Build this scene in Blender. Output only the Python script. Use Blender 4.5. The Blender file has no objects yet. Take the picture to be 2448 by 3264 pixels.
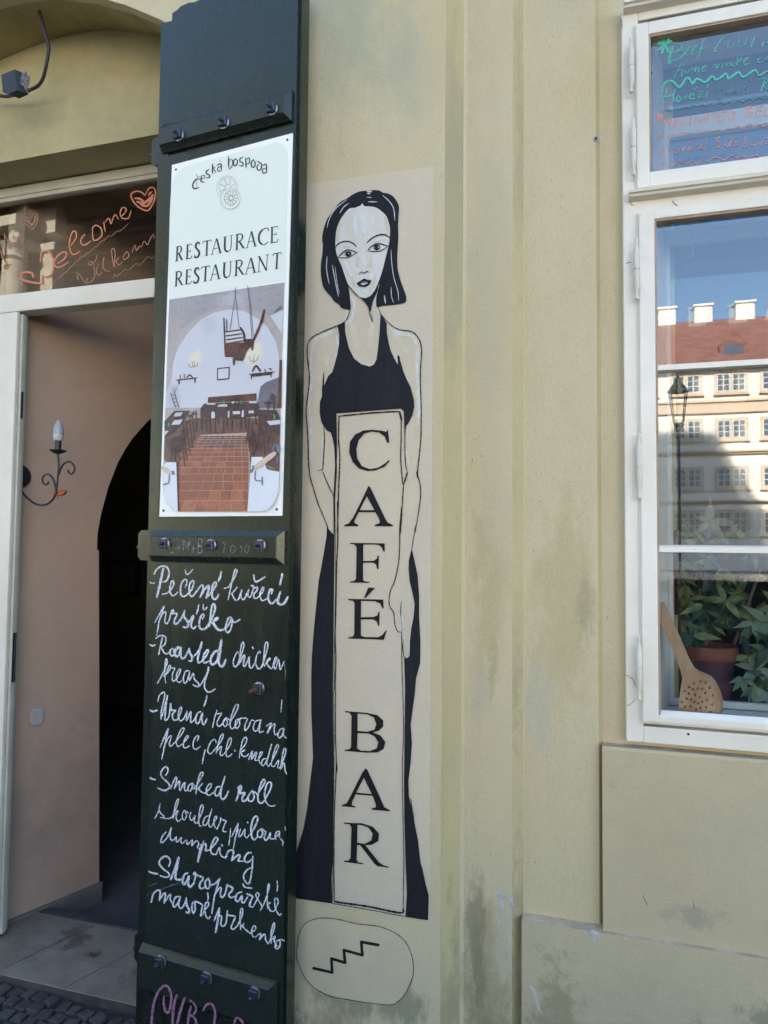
import bpy, bmesh, math, random
from mathutils import Vector, Matrix
from mathutils.geometry import tessellate_polygon
random.seed(7)
PI = math.pi
S = bpy.context.scene
COL = S.collection

# ------------------------------------------------------------ camera, world, sun, exposure
PITCH, ROLL, YAW = math.radians(2.613), math.radians(0.5559), math.radians(16.0)
FPX = 2145.0                       # focal length for a 2448 x 3264 picture
CAM = Vector((0.0, -1.9, 1.6))
fw = Vector((-math.sin(YAW)*math.cos(PITCH), math.cos(YAW)*math.cos(PITCH), math.sin(PITCH)))
rt0 = Vector((math.cos(YAW), math.sin(YAW), 0)); up0 = rt0.cross(fw)
rt = math.cos(ROLL)*rt0 + math.sin(ROLL)*up0
up = -math.sin(ROLL)*rt0 + math.cos(ROLL)*up0
cd = bpy.data.cameras.new('camera'); cam = bpy.data.objects.new('camera', cd); COL.objects.link(cam)
M = Matrix((rt, up, -fw)).transposed().to_4x4(); M.translation = CAM
cam.matrix_world = M
cd.sensor_fit = 'VERTICAL'; cd.sensor_height = 36.0; cd.sensor_width = 27.0
cd.lens = 36.0*FPX/3264.0
cd.clip_start = 0.05; cd.clip_end = 2000
S.camera = cam
S.render.resolution_x, S.render.resolution_y = 768, 1024

SUN_DIR = Vector((-0.20, 0.80, 0.60)).normalized()     # towards the sun, behind the cafe
el = math.asin(SUN_DIR.z); az = math.atan2(SUN_DIR.x, SUN_DIR.y)
w = bpy.data.worlds.new('World'); S.world = w; w.use_nodes = True
nt = w.node_tree; nt.nodes.clear()
sky = nt.nodes.new('ShaderNodeTexSky'); sky.sky_type = 'NISHITA'; sky.sun_disc = False
sky.sun_elevation = el; sky.sun_rotation = az; sky.air_density = 1.15; sky.dust_density = .7; sky.ozone_density = 2.6
bg = nt.nodes.new('ShaderNodeBackground'); bg.inputs['Strength'].default_value = 0.10
wo = nt.nodes.new('ShaderNodeOutputWorld')
nt.links.new(sky.outputs[0], bg.inputs[0]); nt.links.new(bg.outputs[0], wo.inputs[0])
sd = bpy.data.lights.new('sun', 'SUN'); sd.energy = 5.0; sd.angle = math.radians(0.4); sd.color = (1.0, 0.94, 0.84)
sun = bpy.data.objects.new('sun', sd); COL.objects.link(sun)
sun.rotation_euler = SUN_DIR.to_track_quat('Z', 'Y').to_euler(); sun.location = (0, 10, 30)
S.view_settings.view_transform = 'Standard'; S.view_settings.look = 'None'
S.view_settings.gamma = 1.0; S.view_settings.use_curve_mapping = False
S.view_settings.exposure = 2.72

# ------------------------------------------------------------ geometry helpers
def ray(px, py):
    d = fw + rt*((px-1224)/FPX) - up*((py-1632)/FPX)
    return d
class Plane:
    """a real plane in the place; at(px,py) is where the line of sight to that point of the photograph meets it"""
    def __init__(s, o, n): s.o = Vector(o); s.n = Vector(n).normalized()   # n points to the viewer's side
    def at(s, px, py, off=0.0):
        d = ray(px, py); o = s.o + s.n*off
        t = (o-CAM).dot(s.n)/d.dot(s.n)
        return CAM + d*t
def WY(Y): return Plane((0, Y, 0), (0, -1, 0))
def XZ(px, py, Y):
    p = WY(Y).at(px, py); return p.x, p.z
def crop(c, x, y):
    ox, oy, s = CR[c]; return ox + x/s, oy + y/s
CR = {'K1': (460, 1680, 3.456), 'K2': (460, 1900, 3.456), 'K3': (460, 2180, 3.456), 'K4': (460, 2420, 3.456),
      'K5': (440, 2680, 3.318), 'K6': (440, 2960, 3.318), 'S1': (500, 420, 3.6065), 'S2': (500, 900, 3.6065),
      'S3': (500, 1260, 3.6065), 'D1': (0, 560, 3.253), 'D2': (0, 0, 2.765), 'D3': (0, 1300, 4.1475),
      'W1': (2060, 80, 4.276), 'M1': (900, 500, 3.0164), 'M2': (900, 1000, 3.0164), 'M3': (900, 1600, 3.0164),
      'M4': (900, 2200, 2.0782), 'Z4': (1900, 1700, 2.958), 'Z5': (1348, 2300, 1.508), 'F': (0, 0, 1.0),
      'G': (2080, 1750, 3.8805), 'T': (440, 0, 2.765), 'B': (0, 2700, 3.456)}

def mesh(name, vs, fs, mat=None, parent=None, smooth=False, mats=None, fm=None):
    o0 = Vector((0, 0, 0))
    if parent is not None:
        p = parent
        while p is not None: o0 += p.location; p = p.parent
    me = bpy.data.meshes.new(name)
    me.from_pydata([tuple(Vector(v)-o0) for v in vs], [], fs)
    for m in (mats or ([mat] if mat else [])): me.materials.append(m)
    if fm:
        for i, k in enumerate(fm): me.polygons[i].material_index = k
    if smooth:
        for p in me.polygons: p.use_smooth = True
    me.validate(); me.update()
    o = bpy.data.objects.new(name, me); COL.objects.link(o)
    if parent is not None: o.parent = parent
    return o
def thing(name, loc, label, cat, group=None):
    o = bpy.data.objects.new(name, None); o.location = loc; o.empty_display_size = .1; COL.objects.link(o)
    o['label'] = label; o['category'] = cat
    if group: o['group'] = group
    return o
def tag(o, label=None, cat=None, group=None, kind=None):
    if label: o['label'] = label
    if cat: o['category'] = cat
    if group: o['group'] = group
    if kind: o['kind'] = kind
    return o
def copy_tree(o, parent=None, loc=None, label=None):
    c = o.copy(); COL.objects.link(c); c.parent = parent
    if loc is not None: c.location = loc
    if label: c['label'] = label
    for ch in list(o.children):
        if ch.name != c.name: copy_tree(ch, c)
    return c

class MB:
    def __init__(s): s.v = []; s.f = []
    def add(s, vs, fs):
        k = len(s.v); s.v += [Vector(v) for v in vs]; s.f += [tuple(i+k for i in f) for f in fs]; return s
    def box(s, a, b):
        x0, y0, z0 = a; x1, y1, z1 = b
        return s.add([(x0,y0,z0),(x1,y0,z0),(x1,y1,z0),(x0,y1,z0),(x0,y0,z1),(x1,y0,z1),(x1,y1,z1),(x0,y1,z1)],
                     [(0,3,2,1),(4,5,6,7),(0,1,5,4),(1,2,6,5),(2,3,7,6),(3,0,4,7)])
    def bbox(s, a, b, c=0.004):
        """box with chamfered edges"""
        x0, y0, z0 = [min(p, q) for p, q in zip(a, b)]; x1, y1, z1 = [max(p, q) for p, q in zip(a, b)]
        bm = bmesh.new(); bmesh.ops.create_cube(bm, size=1)
        for v in bm.verts: v.co = Vector(((x0+x1)/2+v.co.x*(x1-x0), (y0+y1)/2+v.co.y*(y1-y0), (z0+z1)/2+v.co.z*(z1-z0)))
        bmesh.ops.bevel(bm, geom=bm.edges[:], offset=c, segments=2, affect='EDGES', profile=.6)
        bm.verts.index_update()
        s.add([v.co.copy() for v in bm.verts], [[v.index for v in f.verts] for f in bm.faces]); bm.free(); return s
    def prism(s, loop, ext, holes=(), back=True):
        """loop: coplanar 3D points, ext: extrusion vector"""
        loops = [[Vector(p) for p in loop]] + [[Vector(p) for p in h] for h in holes]
        flat = [p for l in loops for p in l]; n = len(flat); ext = Vector(ext)
        tr = tessellate_polygon(loops)
        k = len(s.v); s.v += flat + [p+ext for p in flat]
        s.f += [(a+k, b+k, c+k) for a, b, c in tr]
        if back: s.f += [(c+k+n, b+k+n, a+k+n) for a, b, c in tr]
        i = 0
        for l in loops:
            m = len(l)
            for j in range(m):
                a, b = i+j, i+(j+1) % m
                s.f.append((a+k, b+k, b+k+n, a+k+n))
            i += m
        return s
    def lathe(s, c, prof, n=20, axis=(0, 0, 1), cap=True):
        c = Vector(c); ax = Vector(axis).normalized(); e = ax.orthogonal().normalized(); g = ax.cross(e)
        k = len(s.v)
        for r, h in prof:
            for i in range(n):
                a = 2*PI*i/n; s.v.append(c + ax*h + (e*math.cos(a)+g*math.sin(a))*r)
        for j in range(len(prof)-1):
            for i in range(n):
                i2 = (i+1) % n
                s.f.append((k+j*n+i, k+j*n+i2, k+(j+1)*n+i2, k+(j+1)*n+i))
        if cap:
            s.f.append(tuple(k+i for i in reversed(range(n)))); s.f.append(tuple(k+(len(prof)-1)*n+i for i in range(n)))
        return s
    def tube(s, pts, r, n=10):
        pts = [Vector(p) for p in pts]; k = len(s.v); N = len(pts)
        rr = r if isinstance(r, (list, tuple)) else [r]*N
        t0 = (pts[1]-pts[0]).normalized(); e = t0.orthogonal().normalized()
        for i, p in enumerate(pts):
            t = (pts[min(i+1, N-1)]-pts[max(i-1, 0)]).normalized()
            e = (e - t*e.dot(t)).normalized(); g = t.cross(e)
            for j in range(n):
                a = 2*PI*j/n; s.v.append(p+(e*math.cos(a)+g*math.sin(a))*rr[i])
        for i in range(N-1):
            for j in range(n):
                j2 = (j+1) % n; s.f.append((k+i*n+j, k+i*n+j2, k+(i+1)*n+j2, k+(i+1)*n+j))
        s.f.append(tuple(k+j for j in reversed(range(n)))); s.f.append(tuple(k+(N-1)*n+j for j in range(n)))
        return s
    def rev(s, vs, f): return s
    def build(s, name, mat=None, parent=None, smooth=False): 
        o = mesh(name, s.v, s.f, mat, parent, smooth)
        bm = bmesh.new(); bm.from_mesh(o.data); bmesh.ops.recalc_face_normals(bm, faces=bm.faces[:]); bm.to_mesh(o.data); bm.free()
        if smooth:
            for p in o.data.polygons: p.use_smooth = True
            try: o.data.set_sharp_from_angle(angle=math.radians(40))
            except Exception: pass
        return o

def catmull(p, step=6.0):
    if len(p) < 3: 
        a, b = Vector(p[0]), Vector(p[-1]); n = max(2, int((b-a).length/step/2)+1)
        return [a.lerp(b, i/n) for i in range(n+1)]
    P = [Vector(q) for q in p]; P = [P[0]*2-P[1]] + P + [P[-1]*2-P[-2]]; out = []
    for i in range(1, len(P)-2):
        a, b, c, d = P[i-1:i+3]; n = max(2, int((c-b).length/step)+1)
        for k in range(n):
            t = k/n
            out.append(0.5*((2*b)+(c-a)*t+(2*a-5*b+4*c-d)*t*t+(3*b-3*c+d-a)*t*t*t))
    out.append(P[-2]); return out
def strokes(txt):
    out = []
    for s in txt.replace('\n', ' ').split('|'):
        s = s.strip()
        if not s: continue
        w_, pts = s.split(':'); out.append((float(w_), [tuple(float(q) for q in t.split(',')) for t in pts.split()]))
    return out
class Paint:
    """flat paint, chalk or print lying on a real plane"""
    def __init__(s, plane, off): s.pl = plane; s.off = off; s.v = []; s.f = []; s.k = 0; s.m = []
    def ribbon(s, pts, w_, smooth=True, taper=.25, wob=.12, mat=0, caps=True, step=5.0):
        c = catmull(pts, step) if smooth else [Vector(p) for p in pts]
        n = len(c)
        if n < 2: return
        base = s.off + (s.k % 9)*4e-5; s.k += 1
        k = len(s.v)
        for i, p in enumerate(c):
            t = (c[min(i+1, n-1)]-c[max(i-1, 0)])
            if t.length < 1e-6: t = Vector((1, 0))
            t.normalize(); nn = Vector((-t.y, t.x))
            e = min(i, n-1-i)/max(1, n-1)
            ww = w_/2*(1-taper+taper*min(1, e*6))*(1+random.uniform(-wob, wob))
            o = base + i*3.5e-6
            s.v.append(s.pl.at(*(p+nn*ww), o)); s.v.append(s.pl.at(*(p-nn*ww), o))
        for i in range(n-1):
            s.f.append((k+2*i, k+2*i+1, k+2*i+3, k+2*i+2)); s.m.append(mat)
        if caps and w_ > 2.5:
            for i, sg in ((0, -1), (n-1, 1)):
                p = c[i]; q = c[1 if i == 0 else n-2]; t = (p-q).normalized(); nn = Vector((-t.y, t.x)); r = w_/2*(1-taper)
                k2 = len(s.v); o = base + (n+4)*3.5e-6
                for a in range(7):
                    th = PI*a/6-PI/2; s.v.append(s.pl.at(*(p+t*math.cos(th)*r+nn*math.sin(th)*r), o))
                s.f.append(tuple(range(k2, k2+7))); s.m.append(mat)
    def text(s, c, txt, mat=0, wmul=1.0, **kw):
        sc = CR[c][2]
        for w_, pts in strokes(txt):
            s.ribbon([crop(c, *p) for p in pts], w_*wmul/sc, mat=mat, **kw)
        return s
    def poly(s, c, loop, holes=(), mat=0, smooth=False, off=0.0):
        L = []
        for l in [loop]+list(holes):
            q = [Vector(crop(c, *p)) for p in l]
            if smooth:
                q2 = catmull([q[-1]]+q+[q[0]], 7.0)
                # closed curve: drop the lead-in
                n0 = max(2, int((q[0]-q[-1]).length/7.0)+1); q = q2[n0:-1]
            L.append(q)
        base = s.off + off + (s.k % 9)*4e-5; s.k += 1
        flat = [p for l in L for p in l]
        tr = tessellate_polygon([[Vector((p.x, -p.y, 0)) for p in l] for l in L])
        k = len(s.v); s.v += [s.pl.at(p.x, p.y, base) for p in flat]
        s.f += [(a+k, b+k, d+k) for a, b, d in tr]; s.m += [mat]*len(tr)
        return s
    def build(s, name, mats, parent=None, stuff=False):
        o = s._build(name, mats, parent)
        if stuff: o['kind'] = 'stuff'
        return o
    def _build(s, name, mats, parent=None):
        if not isinstance(mats, (list, tuple)): mats = [mats]
        return mesh(name, s.v, s.f, None, parent, mats=list(mats), fm=s.m)
def words(plane, off, c, txt, name, m, parent, ex=9, ey=14, wmul=1.0, **kw):
    """lettering split into the words that stand apart from each other, one object each"""
    st = strokes(txt); n = len(st); par = list(range(n))
    def find(i):
        while par[i] != i: i = par[i]
        return i
    bb = [(min(p[0] for p in pts)-w_/2, max(p[0] for p in pts)+w_/2, min(p[1] for p in pts)-w_/2, max(p[1] for p in pts)+w_/2) for w_, pts in st]
    for i in range(n):
        for j in range(i):
            a, b = bb[i], bb[j]
            if a[0]-ex < b[1]+ex and b[0]-ex < a[1]+ex and a[2]-ey < b[3]+ey and b[2]-ey < a[3]+ey: par[find(i)] = find(j)
    grp = {}
    for i in range(n): grp.setdefault(find(i), []).append(i)
    sc = CR[c][2]; k0 = 0
    for g_ in grp.values():
        q = Paint(plane, off); q.k = k0; k0 += 3
        for i in g_: q.ribbon([crop(c, *p) for p in st[i][1]], st[i][0]*wmul/sc, **kw)
        q.build(name, m, parent)
def P(s): return [tuple(float(q) for q in t.split(',')) for t in s.split()]

# ------------------------------------------------------------ materials
MATS = {}
def srgb(r, g, b):
    f = lambda c: (c/255/12.92 if c/255 <= .04045 else ((c/255+.055)/1.055)**2.4)
    return (f(r), f(g), f(b))
def mat(name, col, rough=.6, var=.12, scale=6.0, bump=0.0, bscale=60.0, spec=.5, metal=0.0, col2=None, detail=6, stretch=(1,1,1), blobs=(), chips=(), coat=0.0, grain=0.0, tint=None):
    """procedural paint: base colour broken up by two noises, optional stain blobs (position, radii, colour, strength)"""
    if name in MATS: return MATS[name]
    m = bpy.data.materials.new(name); m.use_nodes = True; n = m.node_tree.nodes; l = m.node_tree.links; n.clear()
    out = n.new('ShaderNodeOutputMaterial'); b = n.new('ShaderNodeBsdfPrincipled'); l.new(b.outputs[0], out.inputs[0])
    geo = n.new('ShaderNodeNewGeometry'); mp = n.new('ShaderNodeVectorMath'); mp.operation = 'MULTIPLY'
    l.new(geo.outputs['Position'], mp.inputs[0]); mp.inputs[1].default_value = stretch
    def noise(sc, det=detail, rg=.6):
        t = n.new('ShaderNodeTexNoise'); t.inputs['Scale'].default_value = sc; t.inputs['Detail'].default_value = det; t.inputs['Roughness'].default_value = rg
        l.new(mp.outputs[0], t.inputs['Vector']); return t.outputs['Fac']
    def rng(src, a, bb, lo, hi):
        r = n.new('ShaderNodeMapRange'); r.inputs[1].default_value = a; r.inputs[2].default_value = bb; r.inputs[3].default_value = lo; r.inputs[4].default_value = hi
        l.new(src, r.inputs[0]); return r.outputs[0]
    def mix(f, a, bb, bt='MIX'):
        x = n.new('ShaderNodeMix'); x.data_type = 'RGBA'; x.blend_type = bt
        if isinstance(f, float): x.inputs[0].default_value = f
        else: l.new(f, x.inputs[0])
        for i, q in ((6, a), (7, bb)):
            if isinstance(q, tuple): x.inputs[i].default_value = (*q[:3], 1)
            else: l.new(q, x.inputs[i])
        return x.outputs[2]
    def math_(op, a, bb):
        x = n.new('ShaderNodeMath'); x.operation = op
        for i, q in ((0, a), (1, bb)):
            if isinstance(q, (int, float)): x.inputs[i].default_value = q
            else: l.new(q, x.inputs[i])
        return x.outputs[0]
    c2 = col2 or tuple(c*(1-2*var) for c in col)
    big = noise(scale)
    c = mix(rng(big, .35, .65, 0, 1), col, c2)
    fine = noise(scale*9, 4)
    c = mix(rng(fine, .3, .7, 0, 1), c, mix(1.0, c, (1-var*.6,)*3, 'MULTIPLY'))
    for bl in blobs:
        pos, rad, bc, st, ns = bl[:5]
        v = n.new('ShaderNodeVectorMath'); v.operation = 'SUBTRACT'; l.new(geo.outputs['Position'], v.inputs[0]); v.inputs[1].default_value = pos
        v2 = n.new('ShaderNodeVectorMath'); v2.operation = 'DIVIDE'; l.new(v.outputs[0], v2.inputs[0]); v2.inputs[1].default_value = rad
        v3 = n.new('ShaderNodeVectorMath'); v3.operation = 'LENGTH'; l.new(v2.outputs[0], v3.inputs[0])
        fall = rng(v3.outputs['Value'], 1.0, 0.15, 0, 1)
        nz = noise(ns, 10, .68); nf = noise(ns*5, 6, .7)
        sm = math_('ADD', math_('MULTIPLY', math_('SUBTRACT', nz, .5), 2.6), math_('MULTIPLY', math_('SUBTRACT', nf, .5), 1.3))
        f = rng(math_('ADD', math_('MULTIPLY', fall, .9), sm), .28, .80, 0, 1)
        f = math_('MULTIPLY', math_('MULTIPLY', f, rng(fall, 0, .25, 0, 1)), st)
        c = mix(f, c, tuple(bc))
    if grain:
        g1 = rng(noise(260, 3, .7), .35, .65, 1-grain, 1+grain*.6); xg = n.new('ShaderNodeVectorMath'); xg.operation = 'SCALE'; l.new(c, xg.inputs[0]); l.new(g1, xg.inputs['Scale']); c = xg.outputs[0]
        sp = rng(noise(150, 2, .5), .735, .76, 0, .75); c = mix(sp, c, (.16, .14, .09))
    l.new(c, b.inputs['Base Color'])
    b.inputs['Roughness'].default_value = rough; b.inputs['Metallic'].default_value = metal
    b.inputs['Specular IOR Level'].default_value = spec
    if tint: b.inputs['Specular Tint'].default_value = (*tint, 1)
    if coat: b.inputs['Coat Weight'].default_value = coat; b.inputs['Coat Roughness'].default_value = rough*.6
    rv = .08 if var > .02 else .004
    rr = rng(fine, .3, .7, max(.03, rough-rv), min(1, rough+rv)); l.new(rr, b.inputs['Roughness'])
    if bump:
        bp = n.new('ShaderNodeBump'); bp.inputs['Strength'].default_value = bump; bp.inputs['Distance'].default_value = .004
        h = noise(bscale, 5); l.new(math_('ADD', h, math_('MULTIPLY', noise(bscale*.12, 3), 1.5)), bp.inputs['Height']); l.new(bp.outputs[0], b.inputs['Normal'])
    MATS[name] = m; return m
def glass(name, tint=(.9, .95, .95), ior=1.5, boost=1.0, wav=0.0):
    if name in MATS: return MATS[name]
    m = bpy.data.materials.new(name); m.use_nodes = True; n = m.node_tree.nodes; l = m.node_tree.links; n.clear()
    out = n.new('ShaderNodeOutputMaterial'); mx = n.new('ShaderNodeMixShader'); tr = n.new('ShaderNodeBsdfTransparent'); gl = n.new('ShaderNodeBsdfGlossy')
    fr = n.new('ShaderNodeFresnel'); fr.inputs[0].default_value = ior
    mu = n.new('ShaderNodeMath'); mu.operation = 'MULTIPLY'; mu.inputs[1].default_value = boost; l.new(fr.outputs[0], mu.inputs[0])
    tr.inputs[0].default_value = (*tint, 1); gl.inputs['Roughness'].default_value = 0.004; gl.inputs['Color'].default_value = (1, 1, 1, 1)
    if wav:
        t = n.new('ShaderNodeTexNoise'); t.inputs['Scale'].default_value = 2.2; t.inputs['Detail'].default_value = 1
        g = n.new('ShaderNodeNewGeometry'); l.new(g.outputs['Position'], t.inputs['Vector'])
        bp = n.new('ShaderNodeBump'); bp.inputs['Strength'].default_value = wav; bp.inputs['Distance'].default_value = .01
        l.new(t.outputs[0], bp.inputs['Height']); l.new(bp.outputs[0], gl.inputs['Normal'])
    l.new(mu.outputs[0], mx.inputs[0]); l.new(tr.outputs[0], mx.inputs[1]); l.new(gl.outputs[0], mx.inputs[2]); l.new(mx.outputs[0], out.inputs[0])
    MATS[name] = m; return m
def chalk(name, col, under, cover=.5, scale=160.0):
    """chalk or marker dragged over a surface: streaks of the surface show through"""
    m = bpy.data.materials.new(name); m.use_nodes = True; n = m.node_tree.nodes; l = m.node_tree.links
    b = n['Principled BSDF']; b.inputs['Roughness'].default_value = .9
    g = n.new('ShaderNodeNewGeometry'); t = n.new('ShaderNodeTexNoise'); t.inputs['Scale'].default_value = scale; t.inputs['Detail'].default_value = 5; t.inputs['Roughness'].default_value = .7
    l.new(g.outputs['Position'], t.inputs['Vector'])
    r = n.new('ShaderNodeMapRange'); r.inputs[1].default_value = .30+.2*(1-cover); r.inputs[2].default_value = .50+.2*(1-cover); l.new(t.outputs[0], r.inputs[0])
    x = n.new('ShaderNodeMix'); x.data_type = 'RGBA'; l.new(r.outputs[0], x.inputs[0]); x.inputs[6].default_value = (*under, 1); x.inputs[7].default_value = (*col, 1)
    l.new(x.outputs[2], b.inputs['Base Color']); return m

# ------------------------------------------------------------ street and ground
WALLC = srgb(199, 185, 148); BAND = srgb(192, 175, 130)
m_stone = mat('sett_stone', (.10, .085, .075), .85, .3, 14, .9, 90, col2=(.045, .038, .036))
m_street = mat('street_ground', (.10, .095, .09), .85, .25, 3, .8, 22, col2=(.14, .13, .12))
m_tile = mat('step_tile', (.30, .25, .19), .66, .16, 9, .25, 120, col2=(.22, .18, .135),
             blobs=[((-1.95, .43, 0), (.12, .12, .3), (.10, .07, .045), .8, 18), ((-1.80, .37, 0), (.05, .04, .3), (.11, .045, .025), .9, 40),
                    ((-1.5, .33, 0), (.16, .15, .3), (.10, .085, .065), .7, 16), ((-2.15, .2, 0), (.2, .3, .3), (.17, .13, .09), .6, 12), ((-1.6, .2, 0), (.2, .06, .3), (.2, .17, .12), .6, 25)])
m_grout = mat('grout', (.09, .08, .07), .95, .2, 20)
m_floor = mat('inner_tile', (.20, .15, .095), .5, .15, 8, .1, 90)

g = MB().add([(-300, -300, -.075), (300, -300, -.075), (300, 300, -.075), (-300, 300, -.075)], [(0, 1, 2, 3)]).build('street', m_street)
tag(g, kind='structure')
# small mosaic setts by the door step, each one a stone
setts = bpy.data.objects.new('cobblestone_paving', None); COL.objects.link(setts); setts.location = (-1.9, 0, -.05); tag(setts, kind='structure')
bed = MB().box((-3.2, -.42, -.12), (-.2, .165, -.032)).build('paving_bed', mat('sand_bed', (.06, .055, .05), .95, .3, 30, .5, 150), setts)
protos = []
for k in range(7):
    bm = bmesh.new(); bmesh.ops.create_cube(bm, size=1)
    for v in bm.verts: v.co = Vector((v.co.x*(.053+random.uniform(-.006, .006)), v.co.y*(.049+random.uniform(-.006, .006)), v.co.z*.04))
    for v in bm.verts:
        if v.co.z > 0: v.co.x *= .9+random.uniform(-.1, .06); v.co.y *= .9+random.uniform(-.1, .06); v.co.z += random.uniform(-.004, .003)
    bmesh.ops.bevel(bm, geom=[e for e in bm.edges], offset=.0035, segments=1, affect='EDGES')
    me = bpy.data.meshes.new('cobblestone'); bm.to_mesh(me); bm.free(); me.materials.append(m_stone)
    protos.append(me)
cnt = 0; y = .130
while y > -.40 and cnt < 290:
    x = -2.75+random.uniform(0, .03)
    while x < -1.15 and cnt < 290:
        o = bpy.data.objects.new('cobblestone', random.choice(protos)); COL.objects.link(o); o.parent = setts
        cyy = .018*math.sin(x*5.1)+.01*math.sin(x*13)
        o.location = Vector((x, y+cyy+random.uniform(-.004, .004), -.036+random.uniform(-.005, .004)))-setts.location
        o.rotation_euler = (random.uniform(-.08, .08), random.uniform(-.08, .08), random.uniform(-.28, .28)+(PI/2 if random.random() < .3 else 0)); cnt += 1
        x += .054+random.uniform(-.003, .006)
    y -= .053
step = bpy.data.objects.new('door_step', None); COL.objects.link(step); step.location = (-1.8, .35, 0); tag(step, kind='structure')
MB().box((-3.2, .166, -.2), (-1.16, .56, -.006)).build('step_bed', m_grout, step)
def quad_slab(c, z0, z1, gap=.0015, bev=.002):
    cc = sum((Vector(p) for p in c), Vector((0, 0)))/4
    q = []
    for p in c:
        d = Vector(p)-cc; q.append(cc+d*(1-gap/d.length*1.5))
    b = MB(); b.prism([(p.x, p.y, z1) for p in q], (0, 0, z0-z1)); return b
skew = .37
def tx(k, y): return -1.755+k*.305+(y-.20)*skew
for r, (y0, y1) in enumerate(((.172, .330), (.330, .548))):
    for k in range(-4, 2):
        quad_slab([(tx(k, y0), y0), (min(tx(k+1, y0), -1.16), y0), (min(tx(k+1, y1), -1.16), y1), (tx(k, y1), y1)], -.03, random.uniform(-.0008, .0004)).build('tile', m_tile, step)
MB().bbox((-3.2, .550, -.06), (-1.16, .584, .004), .002).build('threshold_bar', mat('threshold_metal', (.10, .11, .11), .45, .2, 30, metal=.3), step)
inner = bpy.data.objects.new('passage_floor', None); COL.objects.link(inner); inner.location = (-1.9, 1.2, -.08); tag(inner, kind='structure')
MB().box((-4.5, .585, -.2), (.0, 3.9, -.086)).build('floor_bed', m_grout, inner)
for r in range(0, 6):
    for k in range(-2, 5):
        y0 = .590+r*.30; x0 = -2.20+k*.30
        q = [(x0+(y0-.59)*skew, y0), (x0+.30+(y0-.59)*skew, y0), (x0+.30+(y0-.29)*skew, y0+.30), (x0+(y0-.29)*skew, y0+.30)]
        quad_slab(q, -.1, -.08, .003).build('tile', m_floor, inner)

# ------------------------------------------------------------ the cafe building
XP, XS1, XL1, XS2, XL2, XS3 = -.3685, -.3228, -.180, -.1464, .057, .0684
dirt = (.32, .265, .14); mold = (.27, .23, .115)
grey_p = (.46, .42, .285); warm_p = (.43, .35, .17)
m_wall = mat('cream_plaster', WALLC, .88, .05, 2.2, .3, 150, col2=(WALLC[0]*.95, WALLC[1]*.90, WALLC[2]*.82), stretch=(1, 1, .45), grain=.07,
   blobs=[((-.25, .08, 2.3), (.10, .3, 1.6), grey_p, .55, 3), ((-.75, 0, 3.3), (.35, .2, .7), (.36, .36, .24), .7, 3), ((-.5, 0, 3.0), (.14, .1, .3), (.40, .38, .26), .5, 5),
          ((-.04, .1, 1.40), (.14, .2, .50), warm_p, .6, 5), ((-.10, .1, 1.12), (.07, .3, .20), grey_p, .8, 6), ((-.25, .08, 1.40), (.09, .2, .45), warm_p, .6, 5), ((-.26, .08, 1.15), (.06, .2, .20), grey_p, .7, 8), ((-.235, .08, 1.22), (.03, .2, .14), (.36, .31, .17), .6, 12),
          ((.02, .1, 1.42), (.05, .2, .16), (.34, .29, .16), .6, 7), ((-.27, .08, .32), (.12, .3, .46), dirt, .6, 9), ((-.20, .08, .50), (.05, .3, .18), grey_p, .8, 10), ((-.24, .08, .12), (.14, .3, .30), mold, .75, 12), ((-.28, .08, .42), (.05, .3, .30), (.20, .17, .09), .6, 16),
          ((-.05, .1, .30), (.16, .3, .25), mold, .7, 12), ((.30, .13, 3.3), (.6, .2, .4), grey_p, .4, 4),
          ((-.6, 0, .30), (.34, .2, .10), (.24, .23, .14), .8, 12), ((-.75, 0, .12), (.5, .2, .20), mold, .7, 11), ((-.345, .04, 1.0), (.05, .2, .9), (.42, .36, .22), .5, 6)])
m_band = mat('shaded_side_plaster', BAND, .88, .06, 3, .3, 150, stretch=(1, 1, .4), grain=.07,  # cream plaster with the shade of right-facing sides put into its colour, plus dirt
   blobs=[((-.33, .05, .30), (.07, .3, .45), dirt, .7, 10), ((-.16, .1, .40), (.05, .3, .50), dirt, .8, 12), ((-.17, .1, 1.2), (.05, .2, .3), (.33, .27, .15), .6, 8), ((-.35, .03, 2.6), (.06, .2, .9), (.36, .32, .20), .6, 4), ((-.16, .1, 2.9), (.03, .2, .7), (.36, .31, .18), .6, 5)])
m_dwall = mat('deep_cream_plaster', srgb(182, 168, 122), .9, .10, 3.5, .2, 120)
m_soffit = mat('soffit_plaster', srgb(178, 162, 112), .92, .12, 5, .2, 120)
m_ledge = mat('ledge_plaster', srgb(204, 184, 154), .9, .2, 14, .3, 120)
m_low = mat('plinth_plaster', srgb(190, 174, 138), .88, .05, 3, .3, 150, grain=.07,
   blobs=[((-.07, .07, .25), (.12, .3, .32), mold, .7, 12), ((-.10, .07, .10), (.10, .3, .2), (.19, .165, .09), .6, 18), ((.48, .04, .40), (.14, .3, .07), (.22, .20, .14), .7, 20), ((.30, .04, .3), (.05, .3, .12), (.24, .22, .15), .5, 20), ((.30, .06, .62), (.12, .2, .05), (.27, .25, .17), .5, 22), ((.5, .06, .8), (.3, .2, .3), grey_p, .3, 3)])
bld = thing('cafe_building', (0, .3, 0), 'cream plastered cafe facade with arched doorway, pilaster strips and white window', 'building')

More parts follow.
